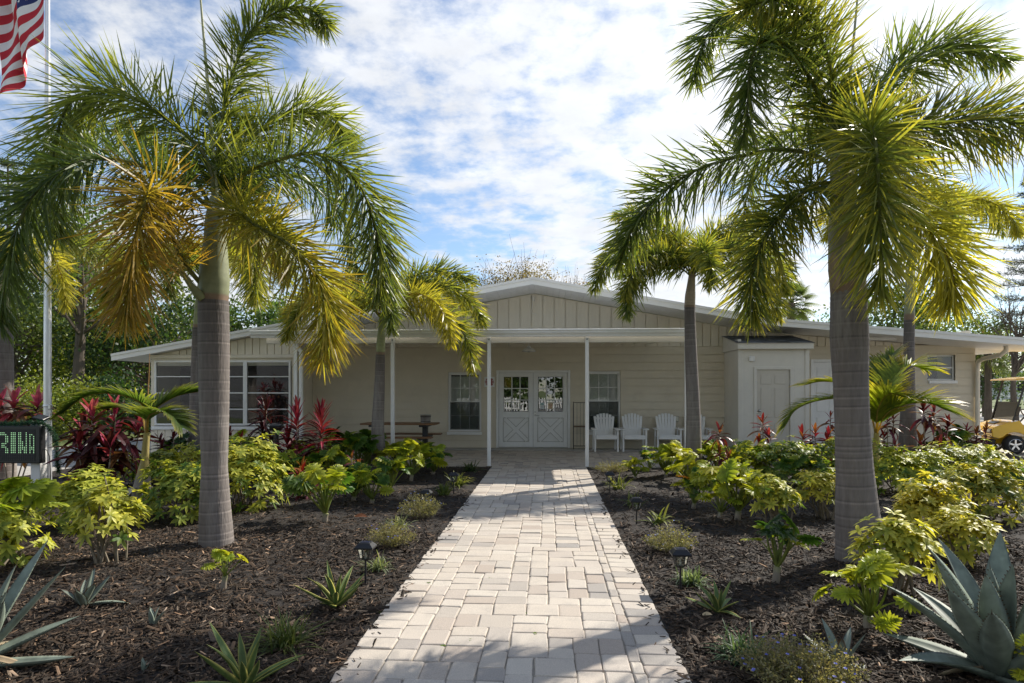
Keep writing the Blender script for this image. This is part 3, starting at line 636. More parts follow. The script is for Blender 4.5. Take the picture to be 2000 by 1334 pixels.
# hanging porch lamp
hx, hy, hz = WP(1033, 684, 15.3); lamp = thing('pendant_lamp', 'white dome lamp hanging from the porch ceiling before the double doors', 'lamp', (hx, hy, hz)); ceil = gz-.05+.135*(hy-13.02)/(YW-13.02)
part(MB().lathe([(.155, -.03), (.16, -.035), (.15, 0), (.11, .035), (.06, .055), (.045, .07), (.045, .10), (.0, .105)], 24, (hx, hy, hz)), 'lamp_shade', MT['white_trim'], lamp, True)
part(MB().tube([(hx, hy, hz+.10), (hx, hy, ceil+.01)], .009, 8), 'rod', MT['white_trim'], lamp)
part(MB().lathe([(0, 0), (.05, 0), (.045, .02), (0, .025)], 16, (hx, hy, ceil-.018)), 'ceiling_rose', MT['white_trim'], lamp)
part(MB().lathe([(0, -.055), (.03, -.045), (.036, -.02), (.02, .02), (0, .03)], 14, (hx, hy, hz)), 'bulb', MT['lens'], lamp, True)
# ------------------------------------------------------------------ leaves
def nrm(a): return a/np.maximum(np.linalg.norm(a, axis=-1, keepdims=True), 1e-9)
def leaves(mb, P, D, Nn, L, Wd, c0, c1, nseg=3, droop=.2, prof=None, mat=0, fold=0.0, cpow=1.5):
    """many thin leaves at once: base P, direction D, face normal Nn, length L, half width Wd, colours base to tip"""
    P, D, Nn = [np.asarray(a, float) for a in (P, D, Nn)]; n = len(P); D = nrm(D); S = nrm(np.cross(D, Nn)); Nn = nrm(np.cross(S, D))
    L = np.broadcast_to(L, (n,)); Wd = np.broadcast_to(Wd, (n,)); droop = np.broadcast_to(droop, (n,))
    prof = prof or (lambda t: (np.sin(np.pi*(t*.86+.10))**.8) if t < 1 else .04)
    rows = nseg+1; cols = 3 if fold else 2; V = np.zeros((n, rows, cols, 3)); Cc = np.zeros((n, rows, cols, 3))
    c0 = np.broadcast_to(c0, (n, 3)); c1 = np.broadcast_to(c1, (n, 3))
    for i in range(rows):
        t = i/nseg; ct = P+D*(L*t*(1-.25*droop*t))[:, None]; ct[:, 2] -= droop*L*t*t
        w = (Wd*prof(t))[:, None]
        if fold: V[:, i, 0] = ct-S*w+Nn*fold*w; V[:, i, 1] = ct; V[:, i, 2] = ct+S*w+Nn*fold*w
        else: V[:, i, 0] = ct-S*w; V[:, i, 1] = ct+S*w
        Cc[:, i] = (c0+(c1-c0)*t**cpow)[:, None]
    b = (np.arange(n)*rows*cols)[:, None, None]; i = (np.arange(nseg)*cols)[None, :, None]; j = np.arange(cols-1)[None, None]
    a = b+i+j; F = np.stack([a, a+1, a+cols+1, a+cols], -1).reshape(-1, 4)
    mb.add(V.reshape(-1, 3), F, col=Cc.reshape(-1, 3), mat=mat)
def smooth_curve(pts, n=40):
    P = np.asarray(pts, float); Q = np.vstack([2*P[0]-P[1], P, 2*P[-1]-P[-2]]); out = []
    for i in range(1, len(Q)-2):
        p0, p1, p2, p3 = Q[i-1:i+3]; m = 12
        for t in np.linspace(0, 1, m, endpoint=i == len(Q)-3):
            out.append(.5*((2*p1)+(-p0+p2)*t+(2*p0-5*p1+4*p2-p3)*t*t+(-p0+3*p1-3*p2+p3)*t**3))
    out = np.array(out); s = np.concatenate([[0], np.cumsum(np.linalg.norm(np.diff(out, axis=0), axis=1))]); u = np.linspace(0, s[-1], n)
    return np.stack([np.interp(u, s, out[:, k]) for k in range(3)], 1), s[-1]
GREEN_D, GREEN_M, GREEN_Y, YEL, ORA = [np.array(c) for c in ((.056, .092, .026), (.100, .138, .030), (.225, .23, .036), (.40, .335, .038), (.38, .215, .028))]
def foxtail_frond(mb, pts, n, Lmax, wd, ca, cb, rng, rr=.022, bare=.10, jit=.25, nseg=3):
    """a plumose frond: leaflets stand out all round the rachis and sweep forward"""
    R, Ltot = smooth_curve(pts, 48); T = nrm(np.gradient(R, axis=0))
    mb.tube(R, np.linspace(rr, rr*.25, len(R)), 6, col=np.array((.16, .17, .055)) if ca[0] < .2 else np.array((.32, .22, .05)), mat=0)
    t = bare+(1-bare)*np.sort(rng.random(n))**.95; k = t*(len(R)-1); i0 = np.minimum(k.astype(int), len(R)-2); fr = (k-i0)[:, None]
    P = R[i0]*(1-fr)+R[i0+1]*fr; Tt = nrm(T[i0]*(1-fr)+T[i0+1]*fr)
    ref = np.where(np.abs(Tt[:, 2:3]) > .95, np.array([[0.3, 1., 0]]), np.array([[0, 0, 1.]])); A = nrm(np.cross(Tt, ref)); B = np.cross(A, Tt)
    ph = rng.random(n)*2*np.pi; rad = A*np.cos(ph)[:, None]+B*np.sin(ph)[:, None]
    al = np.radians(72-32*t+rng.normal(0, 9, n)); D = Tt*np.cos(al)[:, None]+rad*np.sin(al)[:, None]+rng.normal(0, jit*.3, (n, 3))
    L = Lmax*(.55+.45*np.sin(np.pi*np.clip(t*1.05, 0, 1))**.7)*rng.uniform(.7, 1.18, n); L *= np.where(t > .9, 1-(t-.9)*3.5, 1)
    mixv = np.clip(rng.beta(1.3, 1.6, n), 0, 1)[:, None]; c0 = ca*(.8+.4*rng.random((n, 1))); c1 = cb*mixv*1.15+ca*(1-mixv)*1.0
    leaves(mb, P, D, nrm(np.cross(D, rng.normal(0, 1, (n, 3)))), L, wd*rng.uniform(.75, 1.2, n), c0, c1, nseg=nseg, droop=rng.uniform(.0, .26, n), cpow=1.1)
def polar_frond(c, az, e0, e1, L, n=9, sag=1.0):
    p = [np.array(c, float)]
    for i in range(n-1):
        u = i/(n-2); e = math.radians(e0+(e1-e0)*u**sag); st = L/(n-1); p.append(p[-1]+st*np.array([math.cos(e)*math.cos(az), math.cos(e)*math.sin(az), math.sin(e)]))
    return np.array(p)
def palm_trunk(root, pts, radii, rings, scar=.5, tone=(.175, .150, .135), n=20, seed=1):
    """pts bottom to top with radii; ring scars stand proud and are paler"""
    rng = np.random.default_rng(seed); P, Lt = smooth_curve(pts, 170); s = np.linspace(0, 1, 170)
    r = np.interp(s, np.linspace(0, 1, len(radii)), radii); col = np.tile(np.array(tone), (170, 1))*(1+rng.normal(0, .012, (170, 1)))
    zz = np.cumsum(rng.uniform(.35, 1.7, rings)); zz = zz/zz[-1]*.985
    for q in zz:
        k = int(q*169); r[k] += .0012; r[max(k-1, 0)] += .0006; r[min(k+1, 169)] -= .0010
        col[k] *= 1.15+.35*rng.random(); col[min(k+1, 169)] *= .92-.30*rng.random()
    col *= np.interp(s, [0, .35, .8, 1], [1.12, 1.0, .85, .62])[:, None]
    return part(MB().tube(P, r, n, col=col), 'trunk', MT['trunk'], root, True)
def crown_shaft(root, pts, radii, col, dry=0.0, seed=1):
    rng = np.random.default_rng(seed); P, _ = smooth_curve(pts, 40); r = np.interp(np.linspace(0, 1, 40), np.linspace(0, 1, len(radii)), radii)
    c = np.tile(np.array(col), (40, 1))*(1+rng.normal(0, .06, (40, 1))); c[:3] = np.array((.20, .13, .08)); 
    mb = MB().tube(P, r, 18, col=c)
    return part(mb, 'crown_shaft', MT['stem'], root, True)
def fronds_part(root, ptslist, n, Lm, wd, cols, seed, rr, **k):
    rng = np.random.default_rng(seed)
    for i, pts in enumerate(ptslist):
        mb = MB(); ca, cb = cols[i % len(cols)]; foxtail_frond(mb, pts, n if np.isscalar(n) else n[i], Lm, wd, ca, cb, rng, rr, **k); part(mb, 'frond', MT['palm_leaf'], root)
FOX = 'foxtail palms planted in the mulch beds'
GG = [(GREEN_D, GREEN_Y), (GREEN_M, GREEN_Y), (GREEN_D, YEL*.8)]
# --- the tall palm left of the path
d1 = FPX*CAMH/(1062-HOR); b = G(423, 1062)
pl = thing('foxtail_palm', 'tall foxtail palm left of the path with one orange frond and smooth green crown shaft', 'palm tree', b, FOX)
D1 = lambda px, py, dd=0: DP(px, py, d1+dd)
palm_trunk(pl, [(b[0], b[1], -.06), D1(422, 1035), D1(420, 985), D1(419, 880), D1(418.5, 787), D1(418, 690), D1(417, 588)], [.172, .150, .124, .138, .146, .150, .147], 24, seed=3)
crown_shaft(pl, [D1(417, 589), D1(418, 560), D1(419, 520), D1(420, 470), D1(421, 425), D1(423, 385)], [.139, .146, .130, .108, .097, .060], (.21, .225, .12))
F1 = [[(421, 420), (424, 315, .1), (437, 210, .2), (458, 133, .25), (490, 63, .25), (546, 21, .2), (600, 15, .1), (640, 50, 0)],
      [(421, 415), (402, 308, -.05), (315, 224, -.15), (230, 180, -.2), (150, 188, -.25), (119, 235, -.28), (103, 315, -.3), (101, 402, -.3), (114, 460, -.3)],
      [(424, 412), (452, 320, .3), (490, 270, .6), (540, 232, .8), (600, 213, .9), (650, 232, .9), (680, 280, .9)],
      [(425, 418), (472, 346, .0), (525, 318, -.05), (620, 300, -.1), (690, 345, -.1), (728, 425, -.1), (742, 510, -.05), (738, 580, 0)],
      [(424, 425), (455, 408, -.3), (500, 440, -.6), (570, 482, -.75), (625, 555, -.8), (640, 640, -.8), (630, 705, -.8)],
      [(405, 570), (352, 500, -.25), (318, 400, -.7), (296, 372, -1.0), (272, 430, -1.2), (258, 520, -1.3), (250, 580, -1.3), (243, 635, -1.3)],
      [(420, 418), (360, 320, .5), (270, 265, .9), (180, 260, 1.2), (110, 310, 1.3), (70, 400, 1.4), (60, 500, 1.4)],
      [(419, 415), (330, 345, -.6), (200, 310, -.9), (95, 350, -1.0), (35, 440, -1.1), (8, 560, -1.1), (0, 640, -1.1)],
      [(424, 415), (500, 355, .5), (580, 345, 1.0), (650, 400, 1.3), (690, 480, 1.4), (700, 560, 1.4)],
      [(423, 410), (455, 380, .5), (480, 420, 1.0), (495, 500, 1.3), (500, 590, 1.4)]]
cols1 = [(GREEN_D, GREEN_Y), (GREEN_M, GREEN_Y*1.1), (GREEN_M, GREEN_Y*1.2), (GREEN_D, GREEN_Y), (GREEN_Y*.8, ORA*.75), (GREEN_Y*.6+ORA*.15, ORA*.85), (GREEN_D, GREEN_M), (GREEN_D, GREEN_M), (GREEN_D, GREEN_Y), (GREEN_M, YEL)]
rng = np.random.default_rng(21)
for k_, (f, (ca, cb)) in enumerate(zip(F1, cols1)):
    mb = MB(); foxtail_frond(mb, [D1(*p) for p in f], (1000, 1050, 850, 900, 800, 820, 600, 700, 600, 500)[k_], (.52, .64, .58, .58, .54, .58, .5, .52, .5, .5)[k_], .0082, ca, cb, rng, .024); part(mb, 'frond', MT['palm_leaf'], pl)
part(MB().tube(smooth_curve([D1(424, 400), D1(412, 250, .05), D1(402, 120, .05), D1(396, 50, .05), D1(389, -40, .05), D1(384, -110, .05)], 24)[0], np.linspace(.026, .006, 24), 8, col=(.36, .36, .20)), 'spear_leaf', MT['stem'], pl, True)
part(MB().tube(smooth_curve([D1(396, 584, -.12), D1(375, 560, -.18), D1(355, 532, -.22), D1(340, 522, -.25)], 12)[0], [.04, .045, .045, .04, .035, .03, .028, .025, .022, .02, .016, .01], 8, col=(.19, .20, .09)), 'leaf_sheath', MT['stem'], pl, True)
# --- the thick palm right of the path
d2 = FPX*CAMH/(1095-HOR); b = G(1680, 1095)
pr_ = thing('foxtail_palm', 'thick trunked foxtail palm right of the path with yellow tipped fronds over the blue agave', 'palm tree', b, FOX)
D2 = lambda px, py, dd=0: DP(px, py, d2+dd)
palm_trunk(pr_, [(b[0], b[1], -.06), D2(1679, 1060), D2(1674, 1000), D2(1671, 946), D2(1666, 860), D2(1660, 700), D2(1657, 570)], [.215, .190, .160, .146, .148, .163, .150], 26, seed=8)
crown_shaft(pr_, [D2(1657, 572), D2(1655, 540), D2(1652, 480), D2(1648, 400), D2(1644, 330), D2(1640, 280)], [.150, .155, .142, .118, .100, .07], (.235, .22, .135))
for k, (px, py, a) in enumerate(((1632, 540, -1), (1676, 530, 1))):      # dry boots peeling at the shaft's foot
    mb = MB(); leaves(mb, [D2(px, py+25, -.13)], [np.array(D2(px+a*6, py-60, -.16))-np.array(D2(px, py+25, -.13))], [(a*.5, -1, .1)], .34, .05, (.30, .22, .15), (.36, .28, .2), nseg=6, droop=0, fold=.4); part(mb, 'leaf_sheath', MT['stem'], pr_)
F2 = [[(1640, 330), (1619, 227), (1594, 176), (1560, 117, -.2), (1518, 80, -.45), (1480, 86, -.6), (1464, 138, -.7), (1460, 205, -.75), (1450, 275, -.75)],
      [(1640, 325), (1612, 205, .2), (1568, 108, .4), (1501, 38, .5), (1430, 22, .5), (1378, 75, .5), (1354, 160, .5)],
      [(1642, 325), (1630, 210, .1), (1615, 105, -.1), (1575, 35, -.35), (1520, 0, -.6), (1455, 15, -.7)],
      [(1640, 345), (1605, 310, .1), (1552, 294, .2), (1500, 294, .3), (1426, 310, .35), (1355, 335, .4), (1290, 380, .4), (1240, 440, .4), (1208, 515, .4)],
      [(1640, 375), (1610, 357), (1573, 373, -.2), (1539, 403, -.3), (1501, 453, -.4), (1478, 505, -.45), (1466, 560, -.45), (1472, 620, -.45)],
      [(1648, 330), (1662, 240, .1), (1699, 185, .3), (1762, 126, .4), (1845, 88, .5), (1915, 92, .5), (1962, 122, .5)],
      [(1648, 345), (1690, 285, -.1), (1762, 260, -.2), (1845, 239, -.25), (1929, 233, -.3), (2010, 245, -.3), (2070, 290, -.3)],
      [(1648, 360), (1668, 270, -.4), (1700, 248, -.75), (1712, 302, -1.05), (1716, 378, -1.2), (1719, 450, -1.25), (1722, 520, -1.25), (1720, 575, -1.25)],
      [(1650, 380), (1690, 345, -.3), (1762, 399, -.5), (1820, 453, -.6), (1850, 503, -.6), (1862, 550, -.6), (1856, 595, -.6)],
      [(1648, 350), (1700, 300, .5), (1770, 300, 1.0), (1830, 360, 1.3), (1865, 440, 1.4), (1880, 520, 1.4)],
      [(1642, 340), (1600, 270, .6), (1550, 250, 1.1), (1490, 300, 1.4), (1460, 380, 1.5), (1450, 450, 1.5)]]
cols2 = [(GREEN_D, GREEN_Y), (GREEN_D, GREEN_Y*1.2), (GREEN_M, YEL), (GREEN_D, GREEN_Y), (GREEN_D, YEL), (GREEN_D, GREEN_Y*1.2), (GREEN_D, YEL), (GREEN_M*.9, YEL*1.1), (GREEN_Y*.9, YEL*1.2), (GREEN_M, YEL), (GREEN_D, GREEN_Y)]
for k_, (f, (ca, cb)) in enumerate(zip(F2, cols2)):
    mb = MB(); foxtail_frond(mb, [D2(*p) for p in f], (700, 760, 760, 780, 720, 780, 820, 800, 740, 400, 400)[k_], (.50, .54, .54, .54, .50, .58, .60, .56, .54, .46, .46)[k_], .0080, ca, cb, rng, .024); part(mb, 'frond', MT['palm_leaf'], pr_)
part(MB().tube(smooth_curve([D2(1645, 330), D2(1655, 220, .05), D2(1660, 150, .05), D2(1668, 70, .05), D2(1676, -20, .05), D2(1682, -90, .05)], 24)[0], np.linspace(.022, .006, 24), 8, col=(.30, .30, .20)), 'spear_leaf', MT['stem'], pr_, True)
# --- the smaller foxtails: trunk in pixels at a depth, crown of arching fronds
def small_palm(label, d, trunk, radii, shaft, sr, shaftcol, fr, L, cols, seed, n=560, Lm=.46, wd=.0110, tone=(.175, .150, .135)):
    """trunk/shaft: pixel points at depth d; fr: (azimuth deg with 0 = right, 90 = away from the viewer, e0, e1, length factor)"""
    p0 = DP(*trunk[0], d); b = (p0[0], p0[1], 0.0); r = thing('foxtail_palm', label, 'palm tree', b, FOX)
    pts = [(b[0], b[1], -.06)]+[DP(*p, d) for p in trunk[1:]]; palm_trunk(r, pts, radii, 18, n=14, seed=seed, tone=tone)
    sp = [DP(*p, d) for p in shaft]; crown_shaft(r, sp, sr, shaftcol, seed=seed); c = np.array(sp[-1])-np.array([0, 0, .12]); rng = np.random.default_rng(seed)
    for i, q in enumerate(fr):
        az, e0, e1, lf = q[:4]; pts = polar_frond(c, math.radians(az), e0, e1, L*lf); ca, cb = cols[i % len(cols)]
        mb = MB(); foxtail_frond(mb, pts, n, Lm, wd, ca, cb, rng, .017); part(mb, 'frond', MT['palm_leaf'], r)
    return r
YG = [(GREEN_M, YEL), (GREEN_Y, YEL), (GREEN_D, GREEN_Y*1.2), (GREEN_Y, YEL*1.1)]
small_palm('foxtail palm at the porch edge between the picnic table and the path', 12.4, [(739, 919), (739, 880), (738, 830), (741, 760), (743, 692)], [.15, .13, .115, .10, .088], [(743, 693), (744, 665), (745, 640), (746, 612)], [.088, .082, .06, .05], (.25, .27, .13),
           [(5, 62, -68, 1.05), (-35, 45, -78, 1.0), (40, 68, -50, 1.0), (180, 60, -70, 1.0), (215, 45, -75, .95), (140, 68, -40, 1.0), (-70, 55, -80, .95), (95, 75, -40, .9), (-12, 28, -85, 1.05), (-110, 40, -82, .85), (15, 75, -30, .95)], 2.5, YG, 31)
small_palm('foxtail palm with brown peeling crown shaft standing before the white chairs', 12.2, [(1356, 922), (1355, 880), (1354, 800), (1350, 700), (1348, 640), (1347, 600)], [.17, .145, .128, .118, .108, .10], [(1347, 601), (1348, 580), (1350, 555), (1352, 530)], [.103, .098, .075, .055], (.30, .235, .155),
           [(180, 58, -72, 1.05), (160, 70, -50, 1.0), (215, 45, -78, .95), (0, 62, -62, 1.0), (-40, 48, -78, 1.0), (30, 70, -40, .95), (100, 76, -30, .9), (-90, 50, -80, .85), (170, 82, 0, .9), (-150, 30, -85, .9), (-10, 28, -85, .9), (10, 80, -10, .9)], 2.4, [(GREEN_D, GREEN_Y*1.2), (GREEN_M, YEL), (GREEN_M, YEL)], 32)
small_palm('slender foxtail palm behind the young palm near the right wing windows', 12.6, [(1772, 905), (1773, 870), (1774, 800), (1775, 720), (1776, 625)], [.19, .16, .125, .10, .095], [(1776, 626), (1777, 590), (1778, 550), (1780, 480), (1781, 430)], [.092, .088, .08, .06, .05], (.24, .255, .14),
           [(0, 55, -65, 1.0), (-40, 45, -75, 1.0), (35, 65, -40, 1.0), (180, 55, -70, 1.0), (220, 45, -78, .95), (140, 65, -40, 1.0), (90, 75, 0, .9), (-90, 40, -80, .85)], 2.2, YG, 33)
small_palm('foxtail palm close to the window wall, partly behind the tall left palm', 13.0, [(383, 915), (383, 880), (384, 800), (386, 720), (388, 640)], [.17, .15, .135, .125, .115], [(388, 641), (390, 610), (392, 570), (395, 530)], [.11, .10, .075, .055], (.24, .26, .13),
           [(0, 60, -70, 1.0), (-30, 40, -80, 1.0), (40, 65, -50, 1.0), (180, 55, -72, 1.0), (215, 40, -80, .95), (140, 65, -50, 1.0), (-80, 40, -82, .9), (20, 75, -20, 1.0), (95, 75, -30, .9)], 2.4, YG, 34)
small_palm('foxtail palm at the lawn edge, behind the lit message board', 11.6, [(6, 960), (6, 880), (5, 800), (5, 720), (4, 645)], [.21, .185, .168, .165, .162], [(4, 646), (4, 610), (4, 570), (4, 530)], [.15, .138, .10, .07], (.30, .29, .16),
           [(10, 55, -72, 1.0), (-25, 45, -80, 1.0), (40, 62, -60, 1.05), (180, 55, -70, 1.0), (210, 45, -75, 1.0), (135, 65, -50, 1.0), (80, 70, -30, .9), (-80, 45, -80, .85)], 2.9, YG, 35)
# ------------------------------------------------------------------ garden plants
def place(name, meshes, root, M4):
    ob = bpy.data.objects.new(name, meshes); C.objects.link(ob); ob.parent = root; ob.matrix_local = M4; return ob
def orient(az, el, s=1.0, roll=0.0, loc=(0, 0, 0)):
    return Matrix.Translation(loc) @ Matrix.Rotation(az, 4, 'Z') @ Matrix.Rotation(-el, 4, 'Y') @ Matrix.Rotation(roll, 4, 'X') @ Matrix.Scale(s, 4)
def gl(px, py): p = G(px, py); return (p[0], p[1], 0.0)
def depth(py): return FPX*CAMH/(py-HOR)
# --- agave leaf: thick, channelled, toothed, along +X, rising in +Z
def agave_leaf(name, L, w, th, curve, cc, ce, teeth=True, edge=False, bend=0.0):
    mb = MB(); n = 12; m = 7; rows = []
    cc, ce = np.array(cc), np.array(ce)
    for i in range(n+1):
        t = i/n; hw = w*(.62+.9*t-1.52*t**2.6) if t < .999 else .0015; hw = max(hw, .0015)
        z = curve*L*t*t; x = L*t*(1-.12*abs(curve)*t); rows.append((t, x, z, hw))
    V = []; Cc = []
    for t, x, z, hw in rows:
        ring = []
        for j in range(m):                      # upper side, channelled
            u = -1+2*j/(m-1); ring.append((x, u*hw+bend*L*t*t, z+abs(u)**1.6*hw*.42))
            e = abs(u) > .8
            Cc.append(ce if (edge and e) else cc*(1.0-.10*(abs(u) < .2)))
        for j in range(m-2, 0, -1):             # under side
            u = -1+2*j/(m-1); ring.append((x, u*hw+bend*L*t*t, z+abs(u)**1.6*hw*.42-th*(1-u*u)*(1-t*.8)*min(1, hw/w*1.5))); Cc.append(cc*.9)
        V += ring
    k = 2*m-2; F = []
    for i in range(n):
        for j in range(k): F.append([i*k+j, i*k+(j+1) % k, (i+1)*k+(j+1) % k, (i+1)*k+j])
    Cc = np.array(Cc)
    mb.add(np.array(V), np.array(F)[:, ::-1], col=Cc)
    if teeth:
        tv = []; tf = []
        for i in range(1, n*2):
            t = i/(n*2); a = int(t*n); f = t*n-a; r0, r1 = rows[a], rows[min(a+1, n)]; x = r0[1]+(r1[1]-r0[1])*f; z = r0[2]+(r1[2]-r0[2])*f; hw = r0[3]+(r1[3]-r0[3])*f
            for s_ in (-1, 1):
                q = len(tv); y = s_*hw+bend*L*t*t; zz = z+hw*.42; tv += [(x-.007, y, zz), (x+.007, y, zz), (x+.005, y+s_*.011, zz+.003)]; tf.append([q, q+1, q+2])
        mb.add(tv, tf, col=(.08, .05, .03))
        x, z = rows[-1][1], rows[-1][2]; mb.tube([(x-.02, bend*L, z-.004), (x+.025, bend*L, z+.004)], [.003, .0006], 5, col=(.06, .03, .02))
    return mb.mesh(name, MT['agave_leaf'], smooth=True)
def agave(label, px, py, size, nl, variegated=False, w=.11, seed=1, els=(8, 82), group=None, name=None, shift=(0, 0)):
    r = random.Random(seed); b = gl(px, py); root = thing(name or ('variegated_agave' if variegated else 'blue_agave'), label, 'agave', (b[0]+shift[0], b[1]+shift[1], 0), group); ms = []
    for k in range(4):
        cc, ce = ((.10, .155, .045), (.42, .38, .09)) if variegated else ((.185, .22, .175), (.19, .23, .18))
        ms.append(agave_leaf('leaf', size*(.86+.1*k), w*size*(1+.1*(k % 2)), .05*size, (-.05, .10, -.18, .02)[k]*(1.6 if variegated else 1), np.array(cc)*(1+.08*(k-1.5)), ce, teeth=not variegated and size > .2, edge=variegated, bend=(.02, -.05, .06, -.02)[k]))
    for i in range(nl):
        f = i/(nl-1); el = math.radians(els[0]+(els[1]-els[0])*f**.8+r.gauss(0, 5)); az = i*2.39996+r.gauss(0, .12)
        place('leaf', ms[r.randrange(4)], root, orient(az, el, r.uniform(.85, 1.08)*(1-.15*f), r.gauss(0, .1), (.02*size*math.cos(az), .02*size*math.sin(az), .004+.03*size*f)))
    if size > .6:
        dm = agave_leaf('leaf', size*.8, w*size*.7, .02*size, -.22, (.30, .235, .15), (.3, .2, .1), teeth=False)
        for az in (2.4, 3.6, 5.3, 1.2): place('leaf', dm, root, orient(az+seed, math.radians(-1), r.uniform(.6, 1.0), r.gauss(0, .3), (0, 0, .05)))['label'] = 'dry brown lower leaf'
    return root
agave('large blue agave with broad toothed leaves beside the thick trunked palm', 1950, 1325, .74, 24, w=.125, seed=4, els=(3, 84))
agave('large blue agave with grey leaves alone at the end of the left bed', -55, 1300, .72, 18, w=.085, seed=9, els=(5, 75))
agave('small blue agave with six open leaves alone on the bare mulch', 163, 1185, .27, 9, w=.13, seed=3, els=(12, 80))
agave('tiny blue agave pup with three upright leaves in bare mulch', 297, 1226, .14, 5, w=.17, seed=6, els=(45, 85))
agave('sprouting agave tip just out of the mulch', 281, 1312, .065, 4, w=.2, seed=8, els=(50, 88))
agave('slim blue agave beside the dry blue flowered shrub', 1642, 1305, .27, 8, w=.11, seed=12, els=(10, 78))
agave('variegated agave with recurved yellow edged leaves beside a path lantern', 655, 1185, .34, 19, True, w=.085, seed=5, els=(-2, 80))
agave('variegated agave with long yellow edges in front of the striped grass clump', 478, 1345, .36, 15, True, w=.085, seed=7, els=(0, 76))
agave('variegated agave with upright yellow edged leaves near the fallen tan leaf', 1402, 1196, .25, 13, True, w=.10, seed=10, els=(5, 80))
# --- strap leaved clumps
def clump(name, label, cat, px, py, n, L, wd, c0, c1, seed, el=(25, 85), droop=(.25, .7), group=None, spread=.04):
    rng = np.random.default_rng(seed); b = gl(px, py); mb = MB(); az = rng.random(n)*2*np.pi; e = np.radians(rng.uniform(*el, n)); D = np.stack([np.cos(az)*np.cos(e), np.sin(az)*np.cos(e), np.sin(e)], 1)
    P = np.stack([rng.normal(0, spread, n), rng.normal(0, spread, n), np.full(n, .0)], 1); N_ = np.stack([-np.cos(az)*np.sin(e), -np.sin(az)*np.sin(e), np.cos(e)], 1)
    k = rng.random((n, 1)); ca = np.array(c0)*(.8+.4*rng.random((n, 1))); cb = np.array(c1)*k+np.array(c0)*(1-k)
    leaves(mb, P, D, N_, L*rng.uniform(.6, 1.1, n), wd, ca, cb, nseg=7, droop=rng.uniform(*droop, n), fold=.35, cpow=.8, prof=lambda t: (1-t**3)*.95+.05)
    o = mb.build(name, MT['shrub_leaf'], o=b, rel=True); return tag(o, label, cat, group)
GL, GY = (.055, .085, .028), (.26, .25, .09)
clump('striped_grass_clump', 'wide striped grass clump of thin arching blades on the left mulch', 'grass clump', 555, 1262, 150, .34, .0055, GL, (.24, .24, .08), 1, el=(8, 80), droop=(.15, .5))
clump('striped_grass_clump', 'pale striped grass clump beside the lantern and the recurved agave', 'grass clump', 738, 1112, 60, .28, .006, (.14, .17, .08), (.38, .40, .24), 2)
clump('striped_grass_clump', 'pale grass clump growing out of the blue flowered shrub left of the path', 'grass clump', 778, 1032, 60, .30, .006, (.13, .17, .08), (.40, .42, .26), 3)
clump('striped_grass_clump', 'dense white and green grass clump beside the lantern next to the upright variegated agave', 'grass clump', 1348, 1142, 120, .27, .006, (.10, .15, .05), (.34, .40, .30), 4)
clump('striped_grass_clump', 'blue green grass clump behind the dry shrub at the path edge', 'grass clump', 1455, 1290, 150, .33, .0055, (.06, .11, .045), (.16, .24, .14), 5, el=(20, 85))
clump('striped_flax', 'striped flax with broad recurved leaves beside a right hand lantern', 'flax plant', 1285, 1022, 22, .36, .016, (.10, .15, .035), (.40, .38, .10), 6, el=(15, 75), droop=(.2, .5))
clump('striped_flax', 'striped flax tuft between two lanterns on the right of the path', 'flax plant', 1238, 988, 40, .36, .011, (.09, .13, .04), (.36, .36, .12), 7, droop=(.2, .55))
clump('striped_flax', 'striped flax around the farthest lantern on the chair side', 'flax plant', 1207, 955, 40, .42, .012, (.10, .14, .035), (.38, .38, .10), 8, droop=(.2, .55))
clump('striped_flax', 'bright striped flax around the lantern on the picnic table side', 'flax plant', 893, 948, 46, .44, .013, (.12, .16, .04), (.42, .42, .12), 9, droop=(.2, .55))
clump('striped_flax', 'darker flax tuft behind the lavender like shrub left of the path', 'flax plant', 866, 968, 40, .40, .012, (.06, .10, .03), (.22, .26, .08), 10, droop=(.2, .5))
clump('striped_flax', 'dark flax tuft where the bed meets the porch paving', 'flax plant', 918, 921, 55, .40, .011, (.05, .08, .03), (.14, .18, .07), 11, droop=(.2, .5))
